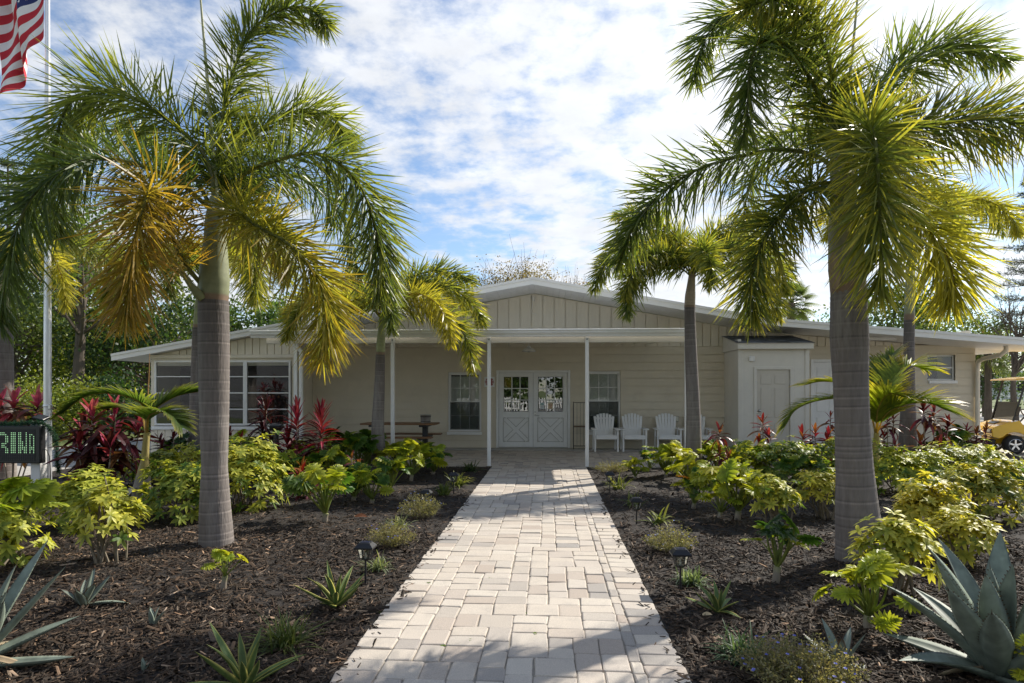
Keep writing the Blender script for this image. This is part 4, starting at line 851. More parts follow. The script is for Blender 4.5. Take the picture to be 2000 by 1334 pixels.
# --- low grey shrubs with blue flowers
def blue_shrub(label, px, py, rx, h, seed, dense=1.0, group='low shrubs with blue flowers'):
    rng = np.random.default_rng(seed); b = gl(px, py); root = thing('blue_flower_shrub', label, 'shrub', b, group); n = int(150*dense); mb = MB()
    az = rng.random(n)*2*np.pi; rad = rx*np.sqrt(rng.random(n)); tip = np.stack([rad*np.cos(az), rad*np.sin(az)*.8, h*(1-.55*(rad/rx)**2)*rng.uniform(.55, 1.1, n)], 1)
    P0 = tip*np.array([.25, .25, 0]); D = tip-P0; L = np.linalg.norm(D, axis=1)
    leaves(mb, P0, D, rng.normal(0, 1, (n, 3)), L, .0022, (.17, .13, .09), (.20, .18, .10), nseg=3, droop=rng.uniform(-.1, .15, n), prof=lambda t: 1-.5*t)
    stuff(part(mb, 'twigs', MT['stem'], root))
    m = int(n*16); k = rng.integers(0, n, m); t = rng.uniform(.35, 1.05, m)[:, None]; P = P0[k]+D[k]*t+rng.normal(0, .012, (m, 3)); P[:, 2] = np.maximum(P[:, 2], .01); mb = MB(); c = np.where(rng.random((m, 1)) < .6, np.array([[.16, .165, .075]]), np.array([[.25, .23, .12]]))
    leaves(mb, P, rng.normal(0, 1, (m, 3))+np.array([0, 0, .6]), rng.normal(0, 1, (m, 3)), rng.uniform(.012, .026, m), .0042, c, c*1.2, nseg=2, droop=.1); stuff(part(mb, 'foliage', MT['shrub_leaf'], root))
    f = MB(); q = int(16*dense)
    for i in rng.choice(n, q):
        p = tip[i]+np.array([0, 0, .012]); az2 = rng.random()*6.3
        leaves(f, np.tile(p, (5, 1)), np.stack([np.cos(az2+np.arange(5)*1.257), np.sin(az2+np.arange(5)*1.257)-.4, np.full(5, .4)], 1), np.tile([0, -.4, 1.], (5, 1)), .011, .0055, (.14, .17, .55), (.24, .28, .75), nseg=2, droop=.1)
    f.v = [v+np.array(b) for v in f.v]
    stuff(part(f, 'flowers', MT['shrub_leaf'], root))
    for o in root.children:
        if o.name.split('.')[0] in ('twigs', 'foliage'): o.location = b; o.location = (0, 0, 0); o.data.transform(Matrix.Translation(b))
    return root
blue_shrub('low twiggy shrub with blue flowers in front of the pale left grass clump', 765, 1068, .26, .27, 1)
blue_shrub('rounded grey shrub with blue flowers behind the second left lantern', 822, 1012, .30, .30, 2)
blue_shrub('dry twiggy shrub with blue flowers behind the dense white and green grass', 1312, 1078, .27, .27, 3)
blue_shrub('wide dry shrub with few blue flowers beside the slim blue agave', 1560, 1336, .36, .24, 4, 2.2)
blue_shrub('low grey flowering shrub at the porch paving near the white chairs', 1195, 922, .42, .22, 5)
# --- split leaf philodendron: petiole and a deeply lobed blade, along +X
def philo_leaf(name, pet, Lb, col, tip, seed, droop=.5):
    rng = np.random.default_rng(seed); mb = MB(); pp = np.array([(0, 0, 0), (pet*.25, 0, pet*.55), (pet*.55, 0, pet*.92), (pet*.8, 0, pet*1.08)]); R, _ = smooth_curve(pp, 8)
    mb.tube(R, np.linspace(.011, .006, 8), 5, col=(.20, .24, .06)); o = R[-1]; n = 9; P, D, L, Wd, N_ = [], [], [], [], []
    for i in range(n):
        t = i/(n-1); ang = math.radians(138-118*t**.9); ln = Lb*(.50*math.sin(math.pi*(.22+.70*t))+.06); x = Lb*(.02+.78*t)
        for s_ in (-1, 1):
            P.append(o+np.array([x, 0, -droop*x*x*1.2])); D.append((math.cos(ang), s_*math.sin(ang), .18-.5*droop*t)); L.append(ln*rng.uniform(.88, 1.1)); Wd.append(Lb*.115*(1.1-.35*t)); N_.append((-.1+rng.normal(0, .35), s_*-.35+rng.normal(0, .25), 1))
    P.append(o+np.array([Lb*.72, 0, -droop*.62*Lb*Lb])); D.append((1, 0, -.5*droop)); L.append(Lb*.36); Wd.append(Lb*.10); N_.append((.2, 0, 1))
    c = np.array(col); c2 = np.array(tip); m = len(P)
    leaves(mb, P, D, N_, np.array(L), np.array(Wd), c*.9, c2, nseg=4, droop=.18, fold=.16, prof=lambda t: (1.0-.18*math.sin(t*9.0)**2)*(1-t**3.2)+.05)
    mid = np.array([o+np.array([Lb*q, 0, -droop*1.2*(Lb*q)**2+.003]) for q in np.linspace(0, .8, 6)]); mb.tube(mid, np.linspace(.006, .002, 6), 4, col=c*1.5)
    return mb.mesh(name, MT['shrub_leaf'])
PC = {'lime': ((.24, .30, .026), (.40, .43, .04)), 'yellow': ((.34, .37, .028), (.50, .50, .04)), 'green': ((.055, .125, .02), (.12, .20, .025)), 'dark': ((.022, .062, .014), (.05, .10, .018)), 'orange': ((.50, .18, .02), (.62, .30, .03))}
PH = {k: [philo_leaf('leaf', .25, .19, a, b_, 5*i+hash(k[0]) % 7, (.4, .7, 1.0)[i]) for i in range(3)] for k, (a, b_) in PC.items()}
def philo(label, px, py, size, nl, kinds, seed, trunk=.08, group='split leaf philodendrons', el=(-8, 62), face=None):
    r = random.Random(seed); size *= 1.06; b = gl(px, py); root = thing('philodendron', label, 'philodendron', b, group)
    if trunk: part(MB().tube([(b[0], b[1], -.02), (b[0]+.006, b[1], trunk*.5), (b[0]+.015, b[1], trunk)], [.036*size**.5, .03*size**.5, .032*size**.5], 8, col=np.array([(.20, .16, .12), (.26, .22, .17), (.24, .24, .12)])), 'stump', MT['stem'], root, True)
    nl = int(nl*1.75)
    for i in range(nl):
        az = i*2.39996+r.gauss(0, .25)+seed; e = math.radians(el[0]+(el[1]-el[0])*((i+.5)/nl)+r.gauss(0, 9)); place('leaf', PH[r.choice(kinds)][r.randrange(3)], root, orient(az, e, size*r.uniform(.72, 1.2), r.gauss(0, .45), (.012, 0, max(trunk-.01, .003))))
    return root
philo('bright split leaf philodendron with long arching stalks and pale stump before the red spiky plants', 634, 1019, 1.15, 10, ['lime', 'lime', 'yellow', 'green'], 1, .10)
philo('tiny philodendron with a short fat stump beside the tall left palm', 436, 1150, .48, 6, ['lime', 'yellow', 'lime'], 2, .10)
philo('bright philodendron between the large stalked one and the porch palm', 726, 982, .95, 11, ['lime', 'green', 'lime'], 3, .05)
philo('yellow philodendron in front of the picnic table', 803, 938, 1.15, 12, ['yellow', 'lime'], 4, .10)
philo('green philodendron at the bed corner near the sash window', 846, 926, 1.15, 11, ['green', 'lime'], 5, .05)
philo('deep green philodendron right against the porch palm trunk', 705, 925, 1.35, 13, ['green', 'lime', 'green'], 6, .08)
philo('mid green philodendron left of the porch palm under the eave', 668, 915, 1.4, 13, ['green', 'dark', 'lime'], 7, .12)
philo('lime philodendron low in front of the porch palm', 762, 958, 1.0, 11, ['lime', 'green'], 8, .05)
philo('broad leaved philodendron beside the message board post', 20, 1090, 1.35, 8, ['green', 'lime', 'lime'], 9, .10, el=(0, 50))
philo('low green philodendron under the window wall beside the far trunk', 345, 915, 1.25, 12, ['green', 'dark'], 10, .05)
philo('yellow green philodendron behind the variegated hedge under the windows', 470, 905, 1.2, 11, ['lime', 'yellow', 'green'], 11, .08)
philo('shaded philodendron among the red spiky plants', 585, 948, 1.1, 10, ['green', 'lime'], 12, .05)
philo('large yellow philodendron with upright blades on the right bed', 1440, 1014, 1.30, 13, ['yellow', 'lime', 'yellow'], 13, .10, el=(0, 55))
ol = philo('philodendron with one orange dying leaf', 1354, 992, .85, 9, ['lime', 'green', 'yellow'], 14, .06)
place('leaf', PH['orange'][1], ol, orient(math.radians(200), math.radians(25), .95, .1, (0, 0, .08)))['label'] = 'orange dying leaf'
philo('dark green philodendron with hanging blades on bare mulch, right bed', 1515, 1135, .92, 8, ['dark', 'green', 'lime'], 15, .12, el=(-5, 60))
philo('lime philodendron with thick stump at the foot of the thick trunked palm', 1692, 1232, .80, 11, ['lime', 'yellow', 'lime'], 16, .10)
philo('lime philodendron tuft beside the large blue agave tips', 1985, 1350, .5, 6, ['lime', 'yellow'], 17, .05)
philo('small yellow philodendron at the porch paving near the chairs', 1240, 935, .75, 9, ['yellow', 'yellow', 'lime'], 18, .04)
philo('bright philodendron left of the palm before the chairs', 1300, 932, 1.15, 12, ['lime', 'yellow', 'lime'], 19, .08)
philo('yellow philodendron right of the palm before the chairs', 1400, 928, 1.1, 12, ['lime', 'yellow'], 20, .06)
philo('green philodendron tuft between porch paving and yellow philodendron', 1268, 918, .7, 9, ['green', 'dark'], 21, .04)
philo('green philodendron in front of the utility closet hedge', 1490, 935, 1.2, 11, ['green', 'dark', 'lime'], 22, .06)
philo('green philodendron beside the young palm and the right wing wall', 1862, 905, 1.35, 11, ['green', 'lime', 'dark'], 23, .12)
philo('drooping philodendron at the drive edge of the right hedge', 1985, 985, 1.0, 8, ['green', 'lime'], 24, .06)
philo('lone philodendron leaf cluster behind the thick trunk', 1632, 995, .7, 6, ['lime', 'yellow'], 25, .05)
philo('low philodendron in front of the palm with peeling shaft', 1385, 965, .85, 9, ['lime', 'green'], 26, .04)
for i, (lab, px, py, sz, nl, kk) in enumerate((('bright philodendron left of the two spiky red columns', 548, 955, 1.2, 12, ['lime', 'yellow', 'green']), ('mid green philodendron between the two spiky red columns', 606, 928, 1.2, 11, ['green', 'lime']),
        ('lime philodendron right of the crimson column', 655, 950, 1.15, 12, ['lime', 'lime', 'green']), ('tall green philodendron touching the porch palm', 722, 912, 1.35, 13, ['green', 'lime']), ('bright philodendron below the picnic table end', 775, 922, 1.15, 12, ['yellow', 'lime']),
        ('green philodendron against the porch post by the table', 820, 914, 1.1, 11, ['green', 'lime']), ('yellow philodendron behind the umbrella shrub right of the tall palm', 512, 922, 1.25, 12, ['yellow', 'lime']), ('lime philodendron in front of the thin copper ti plant', 690, 978, .9, 11, ['lime', 'green']),
        ('yellow philodendron between chairs palm and orange leafed one', 1345, 945, 1.1, 12, ['yellow', 'lime']), ('lime philodendron at the foot of the chairs palm', 1372, 918, 1.1, 11, ['lime', 'green']), ('yellow green philodendron before the dark closet hedge', 1448, 935, 1.15, 12, ['lime', 'yellow']),
        ('small yellow philodendron below the large yellow one', 1405, 1010, .75, 9, ['yellow', 'lime']), ('lime philodendron in front of the closet hedge end', 1560, 962, 1.0, 11, ['lime', 'green']), ('bright philodendron beside the dark maroon ti plant', 1842, 925, 1.1, 11, ['lime', 'green']))):
    philo(lab, px, py, sz, nl, kk, 70+i, .06)
# --- variegated umbrella shrubs
def umbrella_shrub(label, px, py, rx, ry, h, n, seed, yel=.5, leggy=0.0, size=1.0, group='variegated umbrella shrubs'):
    yel = min(yel*1.15+.06, .85); rng = np.random.default_rng(seed); b = np.array(gl(px, py)); root = thing('umbrella_shrub', label, 'shrub', tuple(b), group)
    az = rng.random(n)*2*np.pi; u = rng.random(n)**.75; ze = rng.random(n)**.65; rad = (1-.22*rng.random(n)**2)
    th = ze*np.pi/2; x = rx*np.cos(th)**.6*np.cos(az)*rad; y = ry*np.cos(th)**.6*np.sin(az)*rad
    lump = 1+.20*np.sin(az*3+seed)*np.cos(th*2.5+seed)+.14*np.sin(x*9+seed)*np.cos(y*8)+np.where(rng.random(n) < .14, rng.uniform(.05, .28, n), 0)
    z = leggy*h+(1-leggy)*h*(.06+.94*np.sin(th))*rad*lump
    Cn = np.stack([x*lump, y*lump, np.maximum(z, .05)], 1); up = nrm(np.stack([x/rx*.7, y/ry*.7, .35+ze], 1)+rng.normal(0, .22, (n, 3)))
    k = 7; P = np.repeat(Cn, k, 0); U = np.repeat(up, k, 0); ref = nrm(np.cross(U, np.tile([.3, .2, 1.], (n*k, 1)))); B2 = np.cross(U, ref)
    a = np.tile(np.arange(k)*2*np.pi/k, n)+np.repeat(rng.random(n)*6.3, k); D = ref*np.cos(a)[:, None]+B2*np.sin(a)[:, None]+U*rng.uniform(-.15, .55, (n*k, 1))
    yl = np.repeat(np.clip(rng.normal(yel, .32, n), 0, 1), k)[:, None]; yl = np.clip(yl+rng.normal(0, .18, (n*k, 1)), 0, 1)
    c0 = np.array([[.06, .115, .025]])*(1-yl)+np.array([[.34, .36, .05]])*yl; c1 = np.array([[.10, .17, .025]])*(1-yl)+np.array([[.68, .63, .11]])*yl
    mb = MB(); leaves(mb, P+b, D, U, rng.uniform(.075, .115, n*k)*size, .0165*size, c0, c1, nseg=3, droop=.22, fold=.12, cpow=.8); stuff(part(mb, 'foliage', MT['shrub_leaf'], root))
    st = MB(); 
    for i in rng.choice(n, min(n, 14 if leggy else 9), replace=False):
        t = Cn[i]; p0 = np.array([rng.normal(0, .03+rx*.10), rng.normal(0, .03+ry*.10), -.02]); mid = p0+(t-p0)*.5+np.array([rng.normal(0, .04), rng.normal(0, .04), .04]); st = MB().tube(smooth_curve([p0+b, mid+b, t+b], 8)[0], np.linspace(.012, .005, 8), 6); part(st, 'stem', MT['twig'], root)
    return root
umbrella_shrub('dense yellow variegated umbrella shrub in front of the message board post', 168, 1030, .45, .40, .52, 310, 1, .62)
umbrella_shrub('leggy yellow umbrella shrub with bare pale stems left of the tall palm', 208, 1100, .27, .24, .62, 95, 2, .62, leggy=.32)
umbrella_shrub('yellow umbrella shrub below the message board at the bed end', -25, 1105, .42, .4, .50, 190, 3, .6)
umbrella_shrub('green umbrella shrub touching the left side of the tall palm', 362, 1012, .50, .45, .60, 330, 4, .24)
umbrella_shrub('yellow green umbrella shrub right of the tall palm', 478, 992, .55, .5, .78, 380, 5, .42)
umbrella_shrub('bright umbrella shrub behind the tall palm toward the windows', 420, 945, .75, .5, .66, 320, 6, .55)
umbrella_shrub('green umbrella shrub under the young bottle palm', 300, 948, .6, .4, .5, 220, 7, .35)
umbrella_shrub('dark green hedge shrub in front of the utility closet', 1545, 945, .95, .55, .62, 420, 8, .12)
umbrella_shrub('dark green hedge shrub by the white wing door', 1655, 930, .8, .5, .60, 300, 9, .18)
umbrella_shrub('wide yellow umbrella shrub right behind the thick trunk', 1765, 962, .75, .5, .58, 400, 10, .50)
umbrella_shrub('yellow umbrella shrub near the golf cart drive', 1878, 940, .85, .5, .54, 430, 11, .52)
umbrella_shrub('dense umbrella shrub at the right hedge bend', 1915, 1015, .50, .42, .58, 330, 12, .45)
umbrella_shrub('bright yellow umbrella shrub above the blue agave', 1810, 1062, .36, .32, .55, 230, 13, .68)
umbrella_shrub('yellow umbrella shrub with crooked stems between thick trunk and blue agave', 1750, 1160, .30, .26, .50, 120, 14, .72, leggy=.25)
umbrella_shrub('sparse yellow umbrella shrub beside the blue agave top leaves', 1880, 1100, .30, .26, .40, 110, 15, .62, leggy=.2)
umbrella_shrub('leggy umbrella shrub beside the large yellow philodendron', 1510, 1025, .30, .26, .52, 100, 16, .45, leggy=.3)
umbrella_shrub('leggy umbrella shrub with forked stems left of the thick trunk', 1615, 1012, .32, .26, .55, 85, 17, .55, leggy=.3)
umbrella_shrub('low umbrella shrub on the drive side of the right wing', 1950, 938, .42, .35, .30, 170, 18, .5)
# --- ti plants: whorls of long coloured leaves on canes
def ti_leaf(name, L, w, ca, cb, curve):
    mb = MB(); n = 8; V = []; Cc = []; ca, cb = np.array(ca), np.array(cb)
    for i in range(n+1):
        t = i/n; hw = w*(math.sin(math.pi*(.07+.90*t))**.85)*(1 if t < 1 else .05); x = L*t*(1-.18*curve*t); z = -curve*L*t*t*.9
        for u in (-1, 0, 1): V.append((x, u*hw, z+abs(u)*hw*.45)); Cc.append(ca+(cb-ca)*t if u else (ca+(cb-ca)*t)*.8)
    F = [[i*3+j, i*3+j+1, (i+1)*3+j+1, (i+1)*3+j] for i in range(n) for j in (0, 1)]
    return mb.add(V, np.array(F), col=np.array(Cc)).mesh(name, MT['ti_leaf'])
TC = {'maroon': ((.035, .012, .014), (.075, .02, .022)), 'wine': ((.075, .012, .02), (.16, .02, .03)), 'pink': ((.50, .05, .13), (.62, .14, .22)), 'rose': ((.30, .03, .07), (.45, .07, .09)), 'bronze': ((.12, .05, .028), (.26, .12, .05)), 'red': ((.22, .014, .022), (.30, .02, .03)), 'copper': ((.20, .05, .02), (.42, .15, .04)), 'palepink': ((.55, .28, .30), (.50, .20, .18))}
TI = {k: [ti_leaf('leaf', .34, .042, a, b_, c) for c in (.15, .4, .75)] for k, (a, b_) in TC.items()}
TIN = {k: [ti_leaf('leaf', .30, .020, a, b_, c) for c in (.05, .25, .5)] for k, (a, b_) in TC.items()}
def ti(label, px, py, canes, kinds, top, seed, narrow=False, size=1.0, group='ti plants with coloured leaves', nl=20, whorl=.25):
    """canes: (dx, dy, height of the growing tip) in metres"""
    r = random.Random(seed); b = gl(px, py); root = thing('ti_plant', label, 'ti plant', b, group); S_ = TIN if narrow else TI
    for dx, dy, h in canes:
        q = (b[0]+dx*.35, b[1]+dy*.35, -.02), (b[0]+dx*.8, b[1]+dy*.8, h*.5), (b[0]+dx, b[1]+dy, h)
        part(MB().tube(smooth_curve(q, 8)[0], np.linspace(.012, .008, 8), 6, col=(.30, .24, .17)), 'cane', MT['stem'], root, True)
        for i in range(nl):
            f = i/(nl-1); el = math.radians(-25+105*f**1.1+r.gauss(0, 7)); az = i*2.39996+r.gauss(0, .2); z = h-whorl*(1-f); kk = r.choice(top) if f > .62 else r.choice(kinds)
            u = z/h; place('leaf', S_[kk][0 if f > .75 else r.randrange(1, 3)], root, orient(az, el, size*r.uniform(.8, 1.1)*(.75+.35*math.sin(math.pi*min(f+.25, 1))), r.gauss(0, .2), (dx*u, dy*u, z)))
    return root
ti('ti plant with hot pink and bronze leaves behind the message board', 22, 938, [(-.30, .1, 1.30), (.05, 0, 1.38), (.34, .2, 1.32), (-.02, .1, .95), (.2, .1, .8)], ['bronze', 'rose', 'maroon'], ['pink', 'pink', 'palepink'], 1, size=1.35, nl=22)
ti('large maroon ti plant cluster with bright pink tops beside the flagpole', 195, 965, [(-.35, .1, 1.0), (-.05, -.1, 1.2), (.25, 0, 1.22), (.50, .2, 1.0), (.05, .3, .85), (-.5, .2, .75), (.35, -.25, .72), (-.2, -.2, .8)], ['maroon', 'maroon', 'wine', 'bronze'], ['pink', 'rose', 'maroon'], 2, size=1.35, nl=22, whorl=.38)
ti('dark ti plant with purple black heads in front of the window wall', 520, 930, [(0, 0, 1.28), (-.12, .1, .92), (.16, 0, .85)], ['maroon'], ['maroon', 'wine'], 3, True, 1.3, nl=44, whorl=.45)
ti('spiky red ti plant column left of its twin near the porch corner', 580, 938, [(0, 0, 1.18), (-.22, .1, .72)], ['wine', 'maroon'], ['red', 'red', 'rose'], 4, True, 1.45, nl=84, whorl=.78)
ti('spiky crimson ti plant column nearest the porch wall', 628, 940, [(0, 0, 1.16)], ['wine', 'maroon', 'red'], ['red', 'rose'], 5, True, 1.5, nl=90, whorl=.85)
ti('small wine red ti plant behind the bright umbrella shrub', 452, 925, [(-.05, 0, .72), (.14, .1, .62)], ['maroon', 'wine'], ['red', 'wine'], 6, size=.8, nl=14)
ti('low rusty ti plant behind the long stalked philodendron', 598, 975, [(-.06, 0, .45), (.08, 0, .36), (-.15, .1, .3)], ['bronze', 'wine'], ['red', 'copper'], 7, size=.75, nl=14)
ti('thin copper ti plant in front of the porch palm', 687, 962, [(0, 0, .52), (.1, .05, .4)], ['bronze', 'copper'], ['copper', 'wine'], 8, size=.62, nl=12)
ti('dark ti plant below the young bottle palm', 322, 925, [(-.1, 0, .62), (.12, .1, .7), (0, -.1, .5)], ['maroon'], ['maroon', 'wine'], 9, size=.8, nl=14)
ti('tall dark red ti plant beside the palm before the chairs', 1408, 945, [(0, .1, .88), (-.05, -.1, .55), (.1, -.1, .42)], ['maroon', 'wine'], ['wine', 'copper'], 10, size=.85, nl=15, whorl=.16)
ti('coppery ti plant in front of the closet door', 1490, 930, [(0, 0, 1.0), (.1, 0, .74), (-.05, .05, .6)], ['bronze', 'wine', 'maroon'], ['red', 'rose', 'copper'], 11, size=.85, nl=16)
ti('wide wine red ti plant between the closet and the white wing door', 1592, 920, [(-.25, 0, .68), (0, 0, .74), (.25, 0, .66)], ['wine', 'maroon'], ['red', 'copper'], 12, size=.95, nl=16)
ti('thin red ti plant against the white wing door', 1622, 905, [(0, 0, 1.0), (.12, 0, .72)], ['bronze', 'red'], ['red', 'copper'], 13, size=.7, nl=12)
ti('copper red ti plant left of the slender palm', 1738, 925, [(-.05, 0, 1.02), (.12, .1, 1.05), (-.12, 0, .72), (.05, -.1, .55)], ['bronze', 'wine'], ['red', 'copper'], 14, size=.75, nl=14)
ti('dark maroon ti plant right of the slender palm', 1822, 925, [(-.18, 0, 1.22), (.08, .1, 1.15), (.28, 0, .9), (-.3, -.1, .6), (.05, -.15, .55)], ['maroon', 'wine', 'bronze'], ['wine', 'copper', 'rose'], 15, size=.95, nl=18)
ti('orange tipped ti plant beside the golf cart wheels', 1900, 905, [(-.12, 0, .72), (.12, .05, .66), (.28, 0, .72)], ['wine', 'bronze'], ['copper', 'red', 'rose'], 16, size=.8, nl=16)
# --- two young bottle palms with broad pinnate fronds
def feather_frond(mb, pts, n, Lmax, wd, ca, cb, rng, rr=.014, vee=.5, bare=.22):
    R, Lt = smooth_curve(pts, 40); T = nrm(np.gradient(R, axis=0)); mb.tube(R, np.linspace(rr, rr*.3, 40), 6, col=(.28, .22, .06))
    t = np.repeat(np.linspace(bare, 1, n), 2); sd_ = np.tile([-1., 1.], n); k = t*39; i0 = np.minimum(k.astype(int), 38); fr = (k-i0)[:, None]; P = R[i0]*(1-fr)+R[i0+1]*fr; Tt = nrm(T[i0])
    A = nrm(np.cross(Tt, np.tile([0, 0, 1.], (len(t), 1)))); B = np.cross(A, Tt); al = np.radians(64-38*t); D = Tt*np.cos(al)[:, None]+(A*sd_[:, None]+B*vee)*np.sin(al)[:, None]+rng.normal(0, .03, (len(t), 3))
    L = Lmax*(.45+.55*np.sin(np.pi*np.clip(.12+t*.80, 0, 1)))*rng.uniform(.93, 1.05, len(t)); c0 = np.array(ca)*(.85+.3*rng.random((len(t), 1)))
    leaves(mb, P, D, B-.3*A*sd_[:, None], L, wd, c0, cb, nseg=6, droop=rng.uniform(.12, .28, len(t)), fold=.18, cpow=3, prof=lambda t: (1-t**2.4)*.95+.05)
def young_palm(label, px, py, d, fr, base, crown, seed, cols):
    b = gl(px, py); root = thing('young_bottle_palm', label, 'palm tree', b, 'young bottle palms'); rng = np.random.default_rng(seed); Dd = lambda x, y, dd=0: DP(x, y, d+dd)
    q = [(b[0], b[1], -.03)]+[Dd(*p) for p in base]; n = len(q)
    part(MB().tube(smooth_curve(q, 24)[0], np.interp(np.linspace(0, 1, 24), [0, .2, .5, .62, 1], [.115, .12, .075, .05, .04]), 14, col=np.array([(.22, .19, .155) if i < 10 else (.30, .24, .08) for i in range(24)])), 'trunk', MT['trunk'], root, True)
    for i in range(7):                            # dry grey boots around the base
        a = i*.9; p = np.array(q[1])+np.array([.08*math.cos(a), .08*math.sin(a), -.02]); mb = MB(); leaves(mb, [p], [(math.cos(a)*.7, math.sin(a)*.7, .6)], [(-math.cos(a), -math.sin(a), 1)], .20+.05*(i % 3), .05, (.34, .29, .24), (.46, .42, .37), nseg=5, droop=.8, fold=.5); part(mb, 'leaf_sheath', MT['stem'], root)
    for i, (pts, Lm) in enumerate(fr):
        mb = MB(); ca, cb = cols[i % len(cols)]; feather_frond(mb, [Dd(*p) for p in pts], 44, Lm*1.3, .021, ca, cb, rng); part(mb, 'frond', MT['palm_leaf'], root)
    return root
dl = depth(985)
yp = young_palm('young bottle palm with a few broad arching fronds beside the maroon ti cluster', 275, 985, dl, [
    ([(285, 850), (283, 800), (262, 780, -.1), (215, 768, -.2), (165, 775, -.3), (125, 805, -.35)], .30), ([(287, 850), (292, 812), (315, 790, .1), (350, 772, .2), (388, 765, .3)], .42),
    ([(287, 848), (290, 815, -.2), (310, 805, -.45), (335, 812, -.6), (352, 832, -.7)], .34), ([(285, 845), (275, 810, .3), (240, 795, .6), (200, 800, .9)], .30)], [(277, 955), (281, 920), (284, 880), (287, 845)], (285, 840), 3, [((.055, .10, .018), (.26, .25, .05))])
part(MB().tube(smooth_curve([DP(286, 850, dl), DP(288, 790, dl), DP(291, 730, dl), DP(292, 690, dl)], 10)[0], np.linspace(.014, .003, 10), 6, col=(.32, .17, .05)), 'spear_leaf', MT['stem'], yp, True)
dr = depth(945)
young_palm('young bottle palm with wide yellow green fronds before the white wing door', 1712, 945, dr, [
    ([(1710, 850), (1700, 810), (1660, 780, -.1), (1600, 782, -.2), (1555, 800, -.2), (1535, 830, -.2)], .34), ([(1712, 850), (1722, 790), (1745, 740, .1), (1775, 715, .2), (1806, 722, .3)], .55),
    ([(1712, 850), (1730, 810, -.3), (1770, 790, -.5), (1815, 788, -.7), (1845, 800, -.8)], .60), ([(1710, 845), (1695, 790, .1), (1665, 755, .2), (1610, 745, .3), (1570, 752, .3)], .36),
    ([(1712, 845), (1712, 780, .2), (1720, 725, .5), (1745, 690, .7)], .5), ([(1711, 845), (1715, 800, -.4), (1735, 770, -.7), (1765, 775, -.9)], .5)], [(1710, 905), (1710, 885), (1711, 865), (1712, 845)], (1712, 840), 5, [((.075, .125, .02), (.36, .28, .03)), ((.14, .18, .02), (.42, .32, .03))])
# --- wood chips of the mulch
def chips():
    rng = np.random.default_rng(5); P = []
    for x0, x1 in ((-9.5, PX0-.02), (PX1+.02, 11.1)):
        for y0, y1, dens in ((2.0, 4.5, 2200), (4.5, 7, 1150), (7, 10, 420), (10, 13, 160)):
            lim = min(abs(x1-x0), 1.02*y1+.4); xa, xb = (x0, x1)
            n = int(dens*(xb-xa)*(y1-y0)); q = np.stack([rng.uniform(xa, xb, n), rng.uniform(y0, y1, n)], 1); P.append(q[np.abs(q[:, 0]+.058*q[:, 1]) < .86*q[:, 1]+2.2])
    P.append(np.stack([np.where(rng.random(240) < .5, PX0+np.abs(rng.normal(0, .06, 240)), PX1-np.abs(rng.normal(0, .06, 240))), rng.uniform(2.8, 9, 240)], 1))
    P = np.concatenate(P); n = len(P); az = rng.random(n)*6.283; el = rng.normal(.05, .28, n); L = rng.gamma(2.6, .0080, n)+.007; Wd = L*rng.uniform(.09, .24, n)+.0012; H = rng.uniform(.002, .006, n)
    D = np.stack([np.cos(az)*np.cos(el), np.sin(az)*np.cos(el), np.sin(el)], 1); S = np.stack([-np.sin(az), np.cos(az), rng.normal(0, .25, n)], 1); N_ = nrm(np.cross(D, S))
    zb = .012*(np.sin(P[:, 0]*3.1+P[:, 1]*1.7)*np.sin(P[:, 1]*2.3-P[:, 0]*.9)+.5*np.sin(P[:, 0]*7.3+1)*np.sin(P[:, 1]*6.1+P[:, 0]*2)); zb = np.where((P[:, 0] > PX0) & (P[:, 0] < PX1), .018, zb); el = el; ct = np.stack([P[:, 0], P[:, 1], zb+rng.uniform(.001, .016, n)*np.where(zb == .018, .3, 1)], 1)
    V = np.stack([ct-D*L[:, None]-S*Wd[:, None], ct-D*(L*.9)[:, None]+S*Wd[:, None], ct-D*(L*.85)[:, None]+N_*H[:, None], ct+D*L[:, None]*.95-S*(Wd*.7)[:, None], ct+D*L[:, None]+S*(Wd*.6)[:, None], ct+D*(L*.9)[:, None]+N_*H[:, None]], 1)
    b = (np.arange(n)*6)[:, None]; F = np.concatenate([b+np.array([[0, 2, 5, 3]]), b+np.array([[2, 1, 4, 5]]), b+np.array([[0, 3, 4, 1]])]); T = np.concatenate([b+np.array([[0, 1, 2]]), b+np.array([[3, 5, 4]])])
    tone = np.where(rng.random(n) < .10, rng.uniform(2.0, 4.2, n), rng.uniform(.35, 1.35, n)); tone = np.where(rng.random(n) < .008, rng.uniform(6, 9, n), tone)*(.8+.4*(np.sin(P[:, 0]*1.9+2)*np.sin(P[:, 1]*1.3)+1)/2*1.2); warm = rng.uniform(.9, 1.15, n); col = np.repeat(np.stack([tone*warm, tone, tone/warm], 1), 6, 0)
    mb = MB(); mb.add(V.reshape(-1, 3), F, col=col); mb.f.append(T); mb.m.append(np.zeros(len(T))); o = mb.build('mulch_chips', MT['chip']); stuff(o); o['label'] = 'dark brown shredded wood chips covering both garden beds'; o['category'] = 'mulch'
chips()
